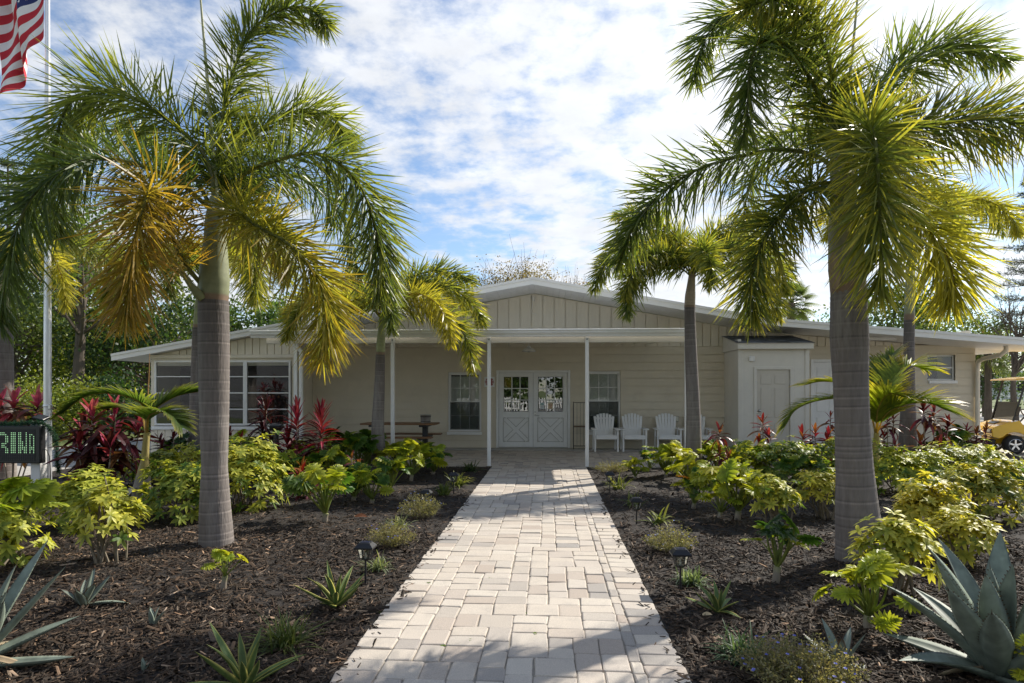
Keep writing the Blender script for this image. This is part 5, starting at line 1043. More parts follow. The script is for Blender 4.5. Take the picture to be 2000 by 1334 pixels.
# --- dry leaves fallen on the mulch, weeds in the paving joints
for lab, px, py, s, c in (('curled rust brown leaf lying on the mulch by the left flowering shrub', 693, 1012, .16, (.30, .12, .05)), ('tan leaf fallen near the upright variegated agave', 1372, 1205, .075, (.50, .38, .22)), ('small tan leaf near the dense white grass', 1425, 1090, .05, (.50, .40, .26)), ('small orange brown leaf on bare left mulch', 588, 1082, .05, (.32, .16, .08))):
    b = gl(px, py); mb = MB(); leaves(mb, [(0, 0, .012)], [(1, .2, .12)], [(0, -.5, 1)], s, s*.22, c, np.array(c)*1.2, nseg=6, droop=.12, fold=.7); o = mb.build('fallen_leaf', MT['stem'], o=b, rel=True); tag(o, lab, 'leaf')
rr = random.Random(2); wr = np.random.default_rng(3)
wl = thing
for k, (px, py) in enumerate(((838, 1142), (957, 1133), (918, 1255), (1045, 1242), (1012, 1281), (957, 1037), (1009, 1053), (1120, 935), (1027, 1203), (741, 1200), (866, 1266), (999, 1203))):
    b = gl(px, py); n = 9; az = wr.random(n)*6.28; D = np.stack([np.cos(az), np.sin(az), np.full(n, .55)], 1); mb = MB(); leaves(mb, np.tile([0, 0, 0.0], (n, 1)), D, np.tile([0, 0, 1.], (n, 1)), wr.uniform(.012, .03, n), .005, (.10, .17, .03), (.18, .25, .05), nseg=2, droop=.3)
    o = mb.build('weed', MT['shrub_leaf'], o=(b[0], b[1], .014), rel=True); tag(o, 'tiny green weed sprouting from a joint of the paved path', 'weed', 'weeds in the paving joints')
# ------------------------------------------------------------------ objects
# --- solar path lanterns
def lantern(label, px, py, h=.33):
    b = gl(px, py); r = thing('path_lantern', label, 'lantern', b, 'solar lanterns along the path'); x, y, _ = b; bk = MT['black_plastic']; rr = random.Random(px)
    w = .062; z0, z1 = h-.135, h-.035
    part(MB().tube([(x, y, -.05), (x, y, z0-.012)], .0085, 8), 'stake', bk, r, True)
    part(MB().lathe([(.0, -.014), (.018, -.014), (.042, 0), (.044, .006), (0, .006)], 4, (x, y, z0)), 'base_plate', bk, r)
    g = MB(); c0, c1 = .036, .052
    V = [(x+sx*c, y+sy*c, z) for z, c in ((z0+.006, c0), (z1, c1)) for sx, sy in ((1, 1), (-1, 1), (-1, -1), (1, -1))]
    g.add(V, [[0, 1, 5, 4], [1, 2, 6, 5], [2, 3, 7, 6], [3, 0, 4, 7]]); part(g, 'glass_shade', MT['lamp_glass'], r)
    for sx, sy in ((1, 1), (-1, 1), (-1, -1), (1, -1)): part(MB().bar((x+sx*c0, y+sy*c0, z0+.004), (x+sx*c1, y+sy*c1, z1), .007, .007), 'frame_bar', bk, r)
    cap = MB(); q = [(w*1.18, z1-.012), (w*1.2, z1), (w*1.12, z1+.006), (w*.75, z1+.030), (w*.72, z1+.036), (0, z1+.037)]
    V = []; 
    for c, z in q: V += [(x+sx*max(c, .001), y+sy*max(c, .001)*.9, z) for sx, sy in ((1, 1), (-1, 1), (-1, -1), (1, -1))]
    cap.add(V, [[i*4+j, i*4+(j+1) % 4, i*4+4+(j+1) % 4, i*4+4+j] for i in range(5) for j in range(4)]); part(cap, 'cap', bk, r)
    part(MB().box(x-.034, x+.034, y-.03, y+.03, z1+.0365, z1+.039), 'solar_panel', MT['tint_panel'], r)
    part(MB().tube([(x, y, z0+.006), (x, y, z0+.05)], [.010, .006], 8), 'light_bulb', MT['lens'], r)
mat('tint_panel', (.02, .025, .05), .12, var=.2, vscale=80)
for a in (('black solar lantern beside the recurved variegated agave', 714, 1140, .335), ('black solar lantern in front of the rounded grey shrub', 832, 1003, .30), ('black solar lantern standing in bright striped flax on the picnic table side', 886, 966, .33),
          ('black solar lantern beside the dense white and green grass', 1329, 1156, .335), ('black solar lantern beside the broad leaved striped flax on the right', 1243, 1024, .31), ('black solar lantern in the flax closest to the chairs', 1191, 963, .32)): lantern(*a)
# --- white slatted chairs
def chair(label):
    r = thing('slatted_chair', label, 'chair', (0, 0, 0), 'white slatted armchairs on the porch'); w = MT['white_paint']; rng = random.Random(1)
    P = lambda mb, n: part(mb, n, w, r)
    for s in (-1, 1):
        P(MB().box(s*.285-.022, s*.285+.022, -.285, -.225, 0, .555, .004), 'leg', ); P(MB().bar((s*.285, .27, 0), (s*.285, .19, .555), .04, .055, up=(0, 1, 0), b=.004), 'leg')
        P(MB().prism([(s*.285-.065, -.33), (s*.285+.065, -.33), (s*.285+.075*(1 if s > 0 else .7), -.20), (s*.285+.055*(1 if s > 0 else .8), .30), (s*.285-.055*(1 if s < 0 else .8), .30), (s*.285-.075*(1 if s < 0 else .7), -.20)], .556, .580, 'z'), 'arm')
        P(MB().bar((s*.245, -.27, .36), (s*.245, .27, .31), .028, .075, b=.003), 'seat_rail')
    for i in range(5): y = -.262+i*.098; P(MB().obox((0, y, .408-.0095*i*1.0), (1, 0, 0), (0, 1, -.095), (0, .095, 1), .258, .044, .010, .003), 'seat_slat')
    P(MB().box(-.262, .262, -.318, -.3, .315, .40, .004), 'front_apron')
    for i in range(7):
        u = i-3; h = .955-.0085*u*u*1.05; x0, x1 = u*.060, u*.083; y0, y1 = .16, .33
        P(MB().prism([(0, 0)], 0, 0) if False else MB().bar((x0, y0, .36), (x0+(x1-x0)*(h-.36)/.6, y0+(y1-y0)*(h-.36)/.6, h), .066, .016, up=(0, 1, .3), b=.005), 'back_slat')
    P(MB().box(-.225, .225, .222, .245, .50, .555, .003), 'back_rail'); P(MB().box(-.235, .235, .312, .335, .80, .85, .003), 'back_rail')
    return r
ch0 = chair('white slatted chair in front of the right sash window')
ch = [ch0]+[copy_tree(ch0) for _ in range(3)]
for c, px, lab, rz in zip(ch, (1184, 1240, 1308, 1366), ('white slatted chair in front of the right sash window', 'white slatted chair second from the sash window', 'white slatted chair below the wall outlet', 'white slatted chair partly behind the palm trunk, next to the closet side'), (.03, 0, -.02, -.05)):
    p = DP(px, 884, depth(884)); c.location = (p[0], p[1]+.28, .019 if p[1]+.28 < 16.3 else .0195); c.rotation_euler = (0, 0, rz); c['label'] = lab
# --- picnic table
tb = DP(777, 884, 15.6); tx, ty = tb[0], 15.7
t = thing('picnic_table', 'wooden picnic table with black metal frame on the porch', 'table', (tx, ty, .018)); wd_, bk = MT['wood'], MT['dark_metal']
for i in range(5): part(MB().box(tx-.92, tx+.92, ty-.36+i*.146, ty-.36+i*.146+.138, .725, .765, .006), 'table_plank', wd_, t)
for s in (-1, 1):
    for j in range(2): y = ty+s*(.60+.13*j) if True else 0; part(MB().box(tx-.92, tx+.92, y-.06, y+.06, .43, .465, .006), 'bench_plank', wd_, t)
for s in (-1, 1):
    x = tx+s*.62; f = MB(); f.box(x-.06, x+.06, ty-.09, ty+.09, .06, .69, .01); f.box(x-.10, x+.10, ty-.32, ty+.32, .675, .724, .008); f.box(x-.05, x+.05, ty-.78, ty+.78, .385, .429, .006); f.box(x-.06, x+.06, ty-.62, ty+.62, .0185, .07, .008); part(f, 'leg_frame', bk, t)
bx = thing('metal_bucket', 'round steel bucket standing on the picnic table', 'bucket', (X_(832, ty)+.0, ty-.05, .765)); x, y, z = bx.location
part(MB().lathe([(0, 0), (.115, 0), (.118, .02), (.125, .19), (.132, .20), (.132, .208), (.122, .21), (.114, .02), (0, .01)], 24, (x, y, z)), 'body', MT['metal'], bx, True)
part(MB().lathe([(.1165, .035), (.128, .038), (.128, .045), (.118, .05)], 24, (x, y, z)), 'rim_band', MT['dark_metal'], bx, True)
part(MB().lathe([(.128, .15), (.131, .152), (.131, .162), (.128, .165)], 24, (x, y, z)), 'rim_band', MT['dark_metal'], bx, True)
# --- wire plant stand by the door
sx0, sx1 = X_(1120, 16.75), X_(1146, 16.75)
ps = thing('wire_plant_stand', 'dark wire plant stand with one shelf beside the right door', 'stand', ((sx0+sx1)/2, 16.75, .035)); m = MT['rust_wire']; zt = 1.27; zm = .62
for x in (sx0, sx1):
    for y in (16.64, 16.9): part(MB().tube([(x, y, .036), (x, y, zt), ], .008, 6), 'upright', m, ps)
for z in (.12, zm, zt-.02): part(MB().tube([(sx0, 16.64, z), (sx1, 16.64, z), (sx1, 16.9, z), (sx0, 16.9, z), (sx0, 16.64, z)], .006, 6, cap=False), 'shelf_ring', m, ps)
for k in range(1, 4): x = sx0+(sx1-sx0)*k/4; part(MB().tube([(x, 16.64, .12), (x, 16.64, zt-.02)], .0035, 5), 'wire', m, ps)
part(MB().box(sx0+.01, sx1-.01, 16.65, 16.89, zm+.006, zm+.022, .003), 'shelf', MT['wood'], ps)
# --- lit message board on a white post, with floodlight and garland
dS = 9.75; Ys = DP(60, 900, dS)[1]; xb1 = X_(78, Ys); z0, z1 = Z_(40, 905, Ys), Z_(40, 832, Ys); xb0 = xb1-1.9
ms = thing('message_board', 'black electronic message board with green lit dots on a white post', 'sign', (xb1, Ys, 0)); bkp = MT['black_plastic']; mat('led_off', (.07, .07, .05), .4); mat('board_face', (.012, .012, .012), .6)
part(MB().box(xb0, xb1, Ys, Ys+.12, z0, z1, .012), 'cabinet', bkp, ms)
part(MB().box(xb0+.06, xb1-.075, Ys-.004, Ys-.0005, z0+.04, z1-.05), 'display', MT['board_face'], ms)
xp0, xp1 = X_(60, Ys+.13), X_(78, Ys+.13); zp = Z_(70, 826, Ys+.13)
part(MB().box(xp0, xp1+.005, Ys+.125, Ys+.27, -.05, zp, .006), 'post', MT['white_paint'], ms)
part(MB().box(xb0+.2, xb0+.34, Ys+.125, Ys+.27, -.05, zp, .006), 'post', MT['white_paint'], ms)
part(MB().tube([(xb1-.01, Ys+.06, z0+.22), (xb1+.05, Ys+.07, z0+.20), (xb1+.07, Ys+.10, z0+.1), (xb1+.07, Ys+.12, .3), (xb1+.05, Ys+.15, .0)], .006, 6), 'cable', bkp, ms, True)
pit = .0335*.93; colx = [(q-555)/31.0 for q in (0, 30, 62, 92, 122, 153, 183, 215, 247, 277, 308, 340, 370, 400, 432, 463, 493, 524, 555)]
three = [183, 215, 247]; A = [308, 340]; rows = [[0, 30, 62]+three+A+[432], [0, 30, 62, 92]+three+A+[432, 493, 524], [92, 122]+three+A+[432, 493, 555], [92, 122]+three+A+[432, 493, 555], [92, 122]+three+A+[432, 493, 555],
    [92, 122]+three+A+[370, 432, 493, 555], [30, 62, 92]+three+A+[370, 432, 493, 555], [30, 62]+three+A+[370, 432, 493, 555], [30, 62, 92]+three+A+[370, 400, 432, 493, 524, 555], [92, 122]+three+A+[370, 400, 432, 493, 524, 555], [92, 122]+three+A+[400, 432, 493, 555], [92, 122]+three+A+[400, 432, 493, 555]]
on, off = MB(), MB(); pit = (xb1-.095-X_(0, Ys))/18.3; ztop = Z_(40, 845.5, Ys); pz = (845.5-884.0)/11*-1*dS/FPX
lit = set()
for j, rw in enumerate(rows):
    for q in rw: lit.add((round((q-555)/31.0), j))
for j in range(16):
    for i in range(-52, 1):
        x, z = xb1-.095+i*pit, ztop-j*pz
        if x < xb0+.08 or z < z0+.045: continue
        (on if (i, j) in lit else off).lathe([(0, -.002), (.0072 if (i, j) in lit else .0055, 0)], 8, (x, Ys-.006, z), 'y')
stuff(part(on, 'lit_dots', MT['led_lit'], ms)); stuff(part(off, 'unlit_dots', MT['led_off'], ms))
fl = thing('flood_light', 'small black floodlight on top of the message board post', 'lamp', (xp1, Ys+.2, zp)); x = xp1
part(MB().obox((x-.01, Ys+.17, zp+.075), (.9, 0, -.2), (0, 1, .3), (.2, -.3, .9), .10, .075, .022, .006), 'housing', bkp, fl); part(MB().tube([(x-.02, Ys+.19, zp), (x-.02, Ys+.19, zp+.06)], .012, 8), 'bracket', bkp, fl)
gr = thing('garland', 'dark green tinsel garland draped over the message board and its post', 'garland', (xb1, Ys+.1, z1)); rng = np.random.default_rng(4)
gp = smooth_curve([(xb0, Ys+.06, z1+.03), (xb1-.6, Ys+.05, z1+.03), (xb1-.2, Ys+.05, z1+.05), (xb1+.0, Ys+.08, z1+.03), (xb1+.13, Ys+.1, z1-.12), (xb1+.17, Ys+.12, z1-.3), (xb1+.15, Ys+.15, z1-.5), (xb1+.14, Ys+.2, z1-.72)], 120)[0]
n = 5200; k = rng.integers(0, 120, n); P = gp[k]+rng.normal(0, .012, (n, 3)); mb = MB(); leaves(mb, P, rng.normal(0, 1, (n, 3)), rng.normal(0, 1, (n, 3)), rng.uniform(.03, .075, n), .0028, (.012, .05, .03), (.05, .13, .08), nseg=2, droop=.15); stuff(part(mb, 'needles', MT['shrub_leaf'], gr)); part(MB().tube(gp, .008, 5, col=(.05, .08, .04)), 'wire', MT['stem'], gr)
# --- flagpole and flag
dF = 10.6; fp = DP(93, 764, dF); fb = (fp[0], fp[1], 0); pole = thing('flagpole', 'tapered white aluminium flagpole beside the message board', 'flagpole', fb)
part(MB().tube([(fb[0], fb[1], -.05), (fb[0], fb[1], 1.2), (fb[0], fb[1], 9.4)], [.062, .06, .028], 16), 'pole', MT['pole'], pole, True)
part(MB().lathe([(.063, 0), (.066, .005), (.066, .035), (.063, .04)], 16, (fb[0], fb[1], DP(93, 795, dF)[2])), 'collar', MT['pole'], pole, True)
part(MB().lathe([(0, .16), (.05, .13), (.07, .08), (.05, .03), (.03, 0)], 16, (fb[0], fb[1], 9.4)), 'finial', MT['metal'], pole, True)
part(MB().tube([(fb[0]+.07, fb[1]-.03, 1.3), (fb[0]+.06, fb[1]-.03, 5), (fb[0]+.035, fb[1]-.02, 9.3)], .004, 5), 'halyard', MT['white_trim'], pole)
part(MB().box(fb[0]+.04, fb[0]+.09, fb[1]-.05, fb[1]-.01, 1.25, 1.33, .008), 'cleat', MT['metal'], pole)
fg = thing('flag', 'red and white striped flag with blue starred canton hanging limp from the flagpole', 'flag', DP(88, 70, dF)); rng = np.random.default_rng(2)
def flag_pt(u, v):                                # u along the fly, v down the hoist
    d0 = np.array(DP(87.5, -150+222*v, dF)); 
    a = .95+.38*u; L = 1.75*u; fold = .10*math.sin(u*9+v*2.2)*min(1, u*4); f2 = .05*math.sin(u*17-v*4)*min(1, u*3)
    dx = -L*.50*(1-.10*u)-.04*math.sin(v*7)*u; dz = -L*.66-.12*u*math.sin(v*3.0)
    x = d0[0]+dx*(1-.16*v)+fold*.35; return np.array([x, d0[1]+fold+f2-.02, d0[2]+dz+.25*u*(v-.5)*.5])
nu, nv = 60, 39; V = []; F = []; Cc = []; red, whi, blu = (.50, .02, .035), (.78, .76, .74), (.02, .03, .13)
for i in range(nu):
    for j in range(nv):
        u0, u1, v0, v1 = i/nu, (i+1)/nu, j/nv, (j+1)/nv; c = blu if (u0 < .4 and v0 < 7/13-.001) else (red if int(v0*13+.001) % 2 == 0 else whi); q = len(V)
        V += [flag_pt(u0, v0), flag_pt(u1, v0), flag_pt(u1, v1), flag_pt(u0, v1)]; F.append([q, q+1, q+2, q+3]); Cc += [c]*4
part(MB().add(np.array(V), np.array(F), col=np.array(Cc)), 'cloth', MT['flag_cloth'], fg, True)
st = MB()
for rI in range(9):
    for cI in range(6 if rI % 2 == 0 else 5):
        u, v = .4*(cI*2+1+(rI % 2))/12, (7/13)*(rI+1)/10; c0 = flag_pt(u, v); du = nrm(flag_pt(u+.01, v)-c0); dv = nrm(flag_pt(u, v+.01)-c0); nn = nrm(np.cross(du, dv))
        for s in (-1, 1):
            pts = [c0+nn*s*.004+(du*math.cos(a)+dv*math.sin(a))*(.030 if k % 2 == 0 else .012) for k, a in enumerate(np.linspace(-math.pi/2, 1.5*math.pi, 10, endpoint=False))]; st.add(np.array(pts), [list(range(10))], col=whi)
stuff(part(st, 'stars', MT['flag_cloth'], fg))
# --- dark garden spotlights on stakes
for lab, px, py, h in (('black garden spotlight on a post among the dark ti plants', 541, 935, .98), ('short black bollard light beside the palm before the chairs', 1378, 925, .33)):
    b = gl(px, py); r = thing('garden_light', lab, 'lamp', b); x, y, _ = b
    part(MB().tube([(x, y, -.05), (x, y, h-.1)], .035, 10), 'post', MT['black_plastic'], r, True); part(MB().obox((x, y-.02, h-.06), (1, 0, 0), (0, .9, .3), (0, -.3, .9), .11 if h > .5 else .05, .07, .055, .015), 'lamp_head', MT['black_plastic'], r)
# --- yellow golf cart on the drive
ax = np.array([11.72, 17.25]); cart = thing('golf_cart', 'yellow golf cart with tinted windshield parked at the end of the building', 'golf cart', (ax[0], ax[1], -.045), rz=math.radians(172))
def cp(mb, name, m, bev=0, smooth=False, par=None):
    ob = bpy.data.objects.new(name, mb.mesh(name, MT[m], smooth=smooth)); C.objects.link(ob); ob.parent = par or cart
    if bev: q = ob.modifiers.new('bevel', 'BEVEL'); q.width = bev; q.segments = 3; q.limit_method = 'ANGLE'; q.angle_limit = math.radians(25)
    return ob
def arch(cx, cz, r, a0, a1, n=9): return [(cx+r*math.cos(math.radians(a)), cz+r*math.sin(math.radians(a))) for a in np.linspace(a0, a1, n)]
front = [(.50, .44), (.52, .62), (.44, .70), (.15, .80), (-.10, .86), (-.30, .60), (-.42, .32), (-.36, .27)]+arch(0, .24, .33, 175, 35)+[(.36, .40)]
cp(MB().prism(front, -.55, .55), 'front_cowl', 'cart_yellow', .05)
cp(MB().prism([(.34, .24), (.40, .30), (.40, .46), (.2, .52), (-.1, .5), (-.1, .24)], -.24, .24), 'nose', 'cart_yellow', .04)
cp(MB().box(-1.25, -.36, -.52, .52, .24, .30, .01), 'floor_pan', 'black_plastic')
rear = [(-.95, .26), (-.92, .58), (-.98, .64), (-2.05, .72), (-2.22, .66), (-2.25, .42), (-2.1, .40)]+arch(-1.70, .24, .33, 25, 160)+[(-2.05+1.0, .26)]
cp(MB().prism(rear, -.56, .56), 'rear_body', 'cart_yellow', .05)
cp(MB().box(.33, .50, -.36, .36, .24, .37, .02), 'bumper', 'black_plastic', .01)
for s in (-1, 1):
    hl = cp(MB().box(.38, .528, s*.42-.12, s*.42+.12, .53, .645, .02), 'headlight', 'black_plastic'); cp(MB().box(.522, .536, s*.42-.06, s*.42+.08, .55, .63, .006), 'lens', 'lens', par=hl)
cp(MB().obox((.22, 0, .785), (.95, 0, -.30), (0, 1, 0), (.30, 0, .95), .07, .17, .012, .004), 'vent', 'black_plastic')
def wheel(x, y):
    w = cp(MB().lathe([(.10, -.10), (.16, -.11), (.215, -.10), (.24, -.06), (.245, 0), (.24, .06), (.215, .10), (.16, .11), (.10, .10)], 28, (x, y, .245), 'y'), 'wheel', 'rubber', smooth=True); s = 1 if y > 0 else -1
    rm = MB(); rm.lathe([(.125, -.09), (.15, -.085), (.155, -.11), (.145, -.118), (.13, -.115), (.125, -.05)], 28, (x, y, .245), 'y')
    for sg in (1, -1):
        for k in range(5):
            a = k*2*math.pi/5+.3; rm.bar((x, y+sg*.095, .245), (x+.138*math.cos(a), y+sg*.10, .245+.138*math.sin(a)), .045, .02, up=(0, 1, 0), b=.004)
        rm.lathe([(0, sg*.115), (.03, sg*.112), (.035, sg*.09)], 14, (x, y, .245), 'y')
    rm.lathe([(.145, .118), (.155, .11), (.15, .085), (.125, .09)], 28, (x, y, .245), 'y'); cp(rm, 'rim', 'alloy', par=w)
    cp(MB().lathe([(0, -.06), (.13, -.06), (.13, .06), (0, .06)], 20, (x, y, .245), 'y'), 'brake_drum', 'dark_metal', par=w)
for x in (0, -1.70):
    for y in (-.47, .47): wheel(x, y)
wp = [(-.02, .86), (-.24, 1.86)]
for s in (-1, 1):
    cp(MB().bar((.02, s*.50, .84), (-.26, s*.52, 1.88), .045, .03, up=(0, 1, 0), b=.006), 'roof_post', 'dark_metal'); cp(MB().tube([(-1.28, s*.52, .62), (-1.55, s*.54, 1.2), (-1.62, s*.54, 1.88)], .018, 8), 'roof_post', 'dark_metal')
cp(MB().bar((.0, 0, .88), (-.115, 0, 1.32), .96, .008, up=(1, 0, .2)), 'windshield', 'tint_glass')
cp(MB().bar((.005, 0, .87), (.001, 0, .885), 1.0, .02, up=(1, 0, .2)), 'windshield_clip', 'dark_metal')
rf = [(.02, 1.89), (.0, 1.91), (-.5, 1.965), (-1.2, 1.97), (-1.9, 1.92), (-1.95, 1.89), (-1.9, 1.875), (-.0, 1.875)]
cp(MB().prism(rf, -.60, .60), 'roof', 'cart_yellow', .03)
cp(MB().box(-1.22, -.72, -.5, .5, .58, .74, .04), 'seat', 'tan_vinyl', .02); cp(MB().obox((-1.22, 0, .98), (.98, 0, .17), (0, 1, 0), (-.17, 0, .98), .05, .5, .22, .03), 'backrest', 'tan_vinyl', .02)
sw = [(-.42+.17*.6*math.sin(a), .24+.17*math.cos(a), 1.0+.17*.8*math.sin(a)) for a in np.linspace(0, 2*math.pi, 25)]; cp(MB().tube(sw, .014, 8, cap=False).tube([(-.42, .24, 1.0), (-.2, .24, .75)], .02, 8).tube([sw[0], sw[12]], .01, 6), 'steering_wheel', 'black_plastic', smooth=True)
cp(MB().obox((-.06, .57, 1.10), (.8, .2, 0), (-.2, .8, 0), (-.25, 0, .95), .012, .06, .12, .01), 'mirror', 'black_plastic')
# ------------------------------------------------------------------ background
def tree(name, label, cat, px, py, d, H, cr, ch, trunk_r, n, c0, c1, seed, leaf=.14, nclu=26, crown_z=None, group=None, sparse=False, base=None, lean=0, trunk_mat='bark'):
    """px: column of the trunk at depth d; H total height; cr crown radius; ch crown height"""
    rng = np.random.default_rng(seed); p = DP(px, 764, d) if base is None else base; b = np.array((p[0], p[1], -.055)); root = thing(name, label, cat, tuple(b), group)
    cz = H-ch/2; top = b+np.array([lean, 0, cz]); tp = smooth_curve([b+np.array([0, 0, -.1]), b+np.array([lean*.2+rng.normal(0, .1), 0, cz*.4]), b+np.array([lean*.6, 0, cz*.75]), top], 14)[0]
    tk = MB().tube(tp, np.linspace(trunk_r, trunk_r*.35, 14), 10); cl = []
    for i in range(nclu):
        a = rng.random()*6.283; el = rng.uniform(-.9, 1.0); rr = rng.uniform(.45, 1.0); q = top+np.array([cr*rr*math.cos(a)*math.cos(el*1.2), cr*rr*math.sin(a)*math.cos(el*1.2), ch/2*rr*math.sin(el*1.45)]); cl.append(q)
        s = tp[rng.integers(6, 13)]; mid = (s+q)/2+np.array([0, 0, -.08*cr])+rng.normal(0, .06*cr, 3); bp = smooth_curve([s, mid, q], 7)[0]; tk.tube(bp, np.linspace(trunk_r*.30, trunk_r*.06, 7), 5, cap=False)
        if sparse:
            for _ in range(9):
                q2 = q+rng.normal(0, .26*cr, 3)+np.array([0, 0, .12*cr]); tk.tube([bp[4], (bp[4]+q2)/2+rng.normal(0, .05*cr, 3), q2], [trunk_r*.10, trunk_r*.05, trunk_r*.02], 4, cap=False)
    part(tk, 'trunk', MT[trunk_mat], root)
    cl = np.array(cl); k = rng.integers(0, nclu, n); P = cl[k]+rng.normal(0, 1, (n, 3))*np.array([.19*cr, .19*cr, .12*ch]); P[:, 2] = np.maximum(P[:, 2], .2); tn = rng.random((nclu, 1))[k]; cc0 = np.array(c0)*(.65+.7*tn); cc1 = np.array(c1)*(.65+.7*tn)
    mb = MB(); leaves(mb, P, rng.normal(0, 1, (n, 3)), rng.normal(0, 1, (n, 3))+np.array([0, 0, .7]), leaf*rng.uniform(.6, 1.3, n), leaf*.36, cc0, cc1, nseg=2, droop=.15); stuff(part(mb, 'crown', MT['tree_leaf'], root)); return root
OKG = ((.06, .10, .025), (.13, .18, .04)); LIM = ((.11, .16, .025), (.22, .27, .04)); BRN = ((.16, .115, .055), (.24, .18, .09)); DKG = ((.022, .05, .016), (.05, .085, .02))
WB = 'trees beyond the left lawn'
tree('oak_tree', 'rough barked oak standing beyond the left lawn behind the flagpole', 'tree', 148, 0, 24, 9.5, 3.0, 5.0, .26, 5200, *OKG, 1, leaf=.16, group=WB, lean=.5)
tree('oak_tree', 'light green bushy tree right of the rough barked oak', 'tree', 232, 0, 29, 6.0, 3.2, 5.4, .2, 6000, *LIM, 2, leaf=.16, group=WB)
tree('oak_tree', 'lime green leafy tree between flagpole and rough barked oak', 'tree', 85, 0, 30, 6.2, 3.2, 5.6, .2, 6000, *LIM, 3, leaf=.16, group=WB)
tree('oak_tree', 'dark leaning tree behind the pink ti plant', 'tree', 40, 0, 27, 7.0, 3.0, 4.6, .22, 5000, *OKG, 4, leaf=.16, group=WB, lean=-.6)
tree('oak_tree', 'dark tree behind the left end of the window wall', 'tree', 290, 0, 27, 5.6, 2.8, 4.8, .2, 5600, *DKG, 5, leaf=.16, group=WB)
tree('oak_tree', 'tall dark oak above the window wall roof', 'tree', 370, 0, 33, 6.8, 3.2, 4.6, .26, 6000, *OKG, 6, leaf=.18, group=WB)
tree('oak_tree', 'mid green oak behind the left roof slope', 'tree', 500, 0, 36, 6.9, 3.2, 4.0, .26, 6000, *OKG, 7, leaf=.18, group=WB)
tree('oak_tree', 'green tree at the far left edge of the lawn', 'tree', -60, 0, 30, 7.5, 3.6, 6.2, .24, 6000, *OKG, 8, leaf=.17, group=WB)
tree('oak_tree', 'round green tree behind the light green bushy tree', 'tree', 195, 0, 38, 7.4, 3.6, 6.4, .26, 6500, *DKG, 18, leaf=.2, group=WB)
for i, (px, d, h, r_, lab) in enumerate(((30, 20, 1.7, 1.5, 'lime green bush at the foot of the dark leaning tree'), (120, 22, 1.9, 1.7, 'bright green bush at the foot of the rough barked oak'), (205, 23, 1.8, 1.7, 'yellow green bush between the oak and the window wall'), (270, 22, 2.0, 1.6, 'dark bush against the left end wall of the clubhouse'))):
    tree('bush', lab, 'bush', px, 0, d, h, r_, h*.95, .05, 3600, *(LIM if i != 3 else DKG), 40+i, leaf=.11, nclu=22, group='bushes along the left lawn')
tree('bare_oak', 'sparse brown leaved oak rising behind the gable peak', 'tree', 1005, 0, 38, 9.0, 3.2, 3.6, .2, 5200, *BRN, 9, leaf=.11, nclu=30, sparse=True, group='trees behind the clubhouse')
tree('bare_oak', 'sparse brown tree behind the gable, right of the taller one', 'tree', 1105, 0, 40, 8.5, 2.5, 2.4, .18, 2200, *BRN, 10, leaf=.10, nclu=22, sparse=True, group='trees behind the clubhouse')
tree('bare_oak', 'brown green oak behind the left slope of the gable', 'tree', 868, 0, 38, 8.4, 1.9, 3.2, .2, 3600, (.10, .10, .04), (.18, .17, .07), 11, leaf=.12, sparse=True, group='trees behind the clubhouse')
tree('bare_oak', 'pale green feathery tree behind the porch palm crown', 'tree', 800, 0, 37, 8.2, 1.8, 3.0, .2, 2600, *OKG, 12, leaf=.12, group='trees behind the clubhouse')
tree('oak_tree', 'dark green oak above the right wing roof', 'tree', 1742, 0, 34, 6.9, 3.0, 3.6, .24, 5200, *OKG, 13, leaf=.16, group='trees behind the clubhouse')
tree('oak_tree', 'low green tree above the right end of the roof', 'tree', 1880, 0, 36, 6.0, 2.6, 3.0, .2, 4200, *OKG, 14, leaf=.15, group='trees behind the clubhouse')
tree('bare_tree', 'leafless tree with fine twigs beyond the golf cart', 'tree', 1985, 0, 30, 6.0, 2.0, 3.0, .16, 500, *BRN, 15, leaf=.08, nclu=26, sparse=True, group='trees beyond the drive')
tree('oak_tree', 'dark tree behind the drive, left of the cart roof', 'tree', 1925, 0, 40, 5.5, 2.0, 4.4, .2, 3500, *DKG, 16, leaf=.15, group='trees beyond the drive')
tree('oak_tree', 'green tree beyond the drive behind the golf cart', 'tree', 2080, 0, 44, 7.0, 3.6, 6.0, .24, 5000, *OKG, 17, leaf=.17, group='trees beyond the drive')
